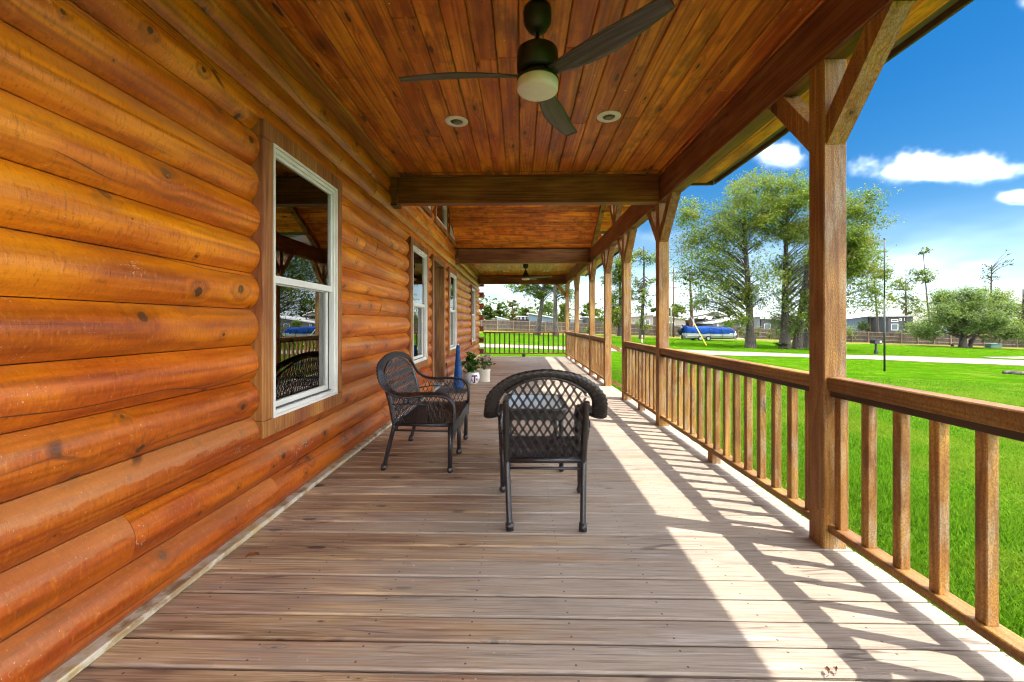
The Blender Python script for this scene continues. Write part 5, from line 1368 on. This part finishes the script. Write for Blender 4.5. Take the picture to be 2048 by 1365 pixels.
# ================================================================ POLES, MAILBOX, SMALL THINGS ON THE LAWN
Y = 18.9; b = foot(1769, Y); mb = MB(); h = zat(479, Y, 1769) - b.z
e = empty('flag_pole', b, 'thin dark metal pole standing in the lawn right of the nearest post', 'pole')
MB().tube([(0, 0, -.2), (0, 0, h * .55)], .038, 10).build('lower_tube', M['fanmetal'], e); MB().tube([(0, 0, h * .55), (0, 0, h)], .028, 10).build('upper_tube', M['fanmetal'], e)
MB().lathe([(0, 0), (.04, 0), (.045, .02), (.03, .05), (0, .06)], 12, (0, 0, h)).build('cap', M['fanmetal'], e)
Y = 33.5; b = foot(1752, Y); e = empty('mailbox', b, 'black mailbox on a dark post across the gravel drive', 'mailbox')
mb = MB(); mb.cbox(-.06, .06, -.06, .06, -.1, .78, .01); mb.build('post', M['black'], e)
mb = MB(); mb.cbox(-.10, .10, -.10, .10, -.02, .30, .02); mb.build('post_sleeve', M['black'], e)
q = [(-.26, .78), (.26, .78), (.26, .98)] + [(.26 * math.cos(math.radians(a)), .98 + .16 * math.sin(math.radians(a))) for a in range(15, 180, 15)] + [(-.26, .98)]
mb = MB(); mb.prism(q[::-1], 'y', -.25, .25); mb.build('box', M['black'], e)
mb = MB(); mb.box(.08, .22, -.262, -.252, .88, 1.02); mb.build('plate', plain('plate_pale', (.55, .45, .42), .5), e)
b = foot(1284.5, 40); e = empty('marker_post', b, 'small orange and white marker post on the grass beyond the drive', 'marker'); h = zat(671, 40, 1284) - b.z
MB().tube([(0, 0, -.1), (0, 0, h * .45)], .06, 10).build('lower_tube', plain('marker_white', (.7, .7, .68), .5), e); MB().tube([(0, 0, h * .45), (0, 0, h * .8)], .065, 10).build('orange_band', plain('marker_orange', (.7, .20, .02), .5), e)
MB().lathe([(0, 0), (.06, 0), (.06, .1), (.03, h * .22), (0, h * .23)], 10, (0, 0, h * .8)).build('cap', M['pvc'], e)
b = foot(1318 - 57, 38); 
for (px, lab, tp_) in ((1342.5, 'left and paler of the two tall utility poles by the second post', 565), (1347.5, 'right one of the two tall utility poles by the second post', 535)):
    Yp = 63 if px < 1345 else 62; b = foot(px, Yp); h = zat(tp_, Yp, px) - b.z; e = empty('utility_pole', b, lab, 'utility pole', 'utility poles')
    MB().tube([(0, 0, -.2), (0, 0, h)], [.12, .08], 8).build('shaft', M['bark_red'] if px > 1345 else M['galv'], e)
    mb = MB(); mb.box(-.9, .9, -.06, .06, h - .9, h - .78); mb.build('crossarm', M['bark_red'], e)
Ya = 38.5; b = foot(1413, Ya); zt_ = zat(650, 47, 1390); e = empty('guy_wire_guard', b, 'yellow plastic guard on a slanting guy wire in front of the boat', 'guy wire')
tp_ = Vector((xat(1389, 46.0), 46.0, zat(648, 46.0, 1389))) - b
MB().tube([(0, 0, 0), tp_], .045, 8).build('guard', plain('guard_yellow', (.70, .50, .03), .5), e)
far_ = tp_ * 2.6
MB().tube([tp_, far_], .012, 5).build('wire', M['galv'], e)
b = foot(1986, 58); e = empty('utility_box', b, 'green metal utility box on the grass right of the round tree trunk', 'utility box')
mb = MB(); mb.cbox(-.72, .72, -.4, .4, -.05, .52, .03); mb.build('cabinet', plain('box_green', (.06, .15, .10), .5), e); mb = MB(); mb.cbox(-.75, .75, -.43, .43, .52, .58, .02); mb.build('lid', plain('lid_green', (.075, .18, .12), .5), e)
b = foot(1905, 59); mb = MB(); mb.lathe([(0, -.05), (.18, -.05), (.19, .25), (.14, .36), (0, .40)], 14); o = mb.build('stump', M['bark'], None, b); tag(o, 'small brown stump on the grass left of the round tree trunk', 'stump')
b = foot(2032, 19.6); mb = MB(); mb.tube(catmull([(-.55, 0, .06), (-.2, .05, .09), (.25, -.02, .07), (.6, .06, .05)], 5), .075, 8); mb.tube([(-.3, -.1, .05), (.4, -.2, .05)], .05, 7)
o = mb.build('fallen_branch', M['bark'], None, b); tag(o, 'dark fallen branch pieces lying on the grass at the right edge', 'branch')
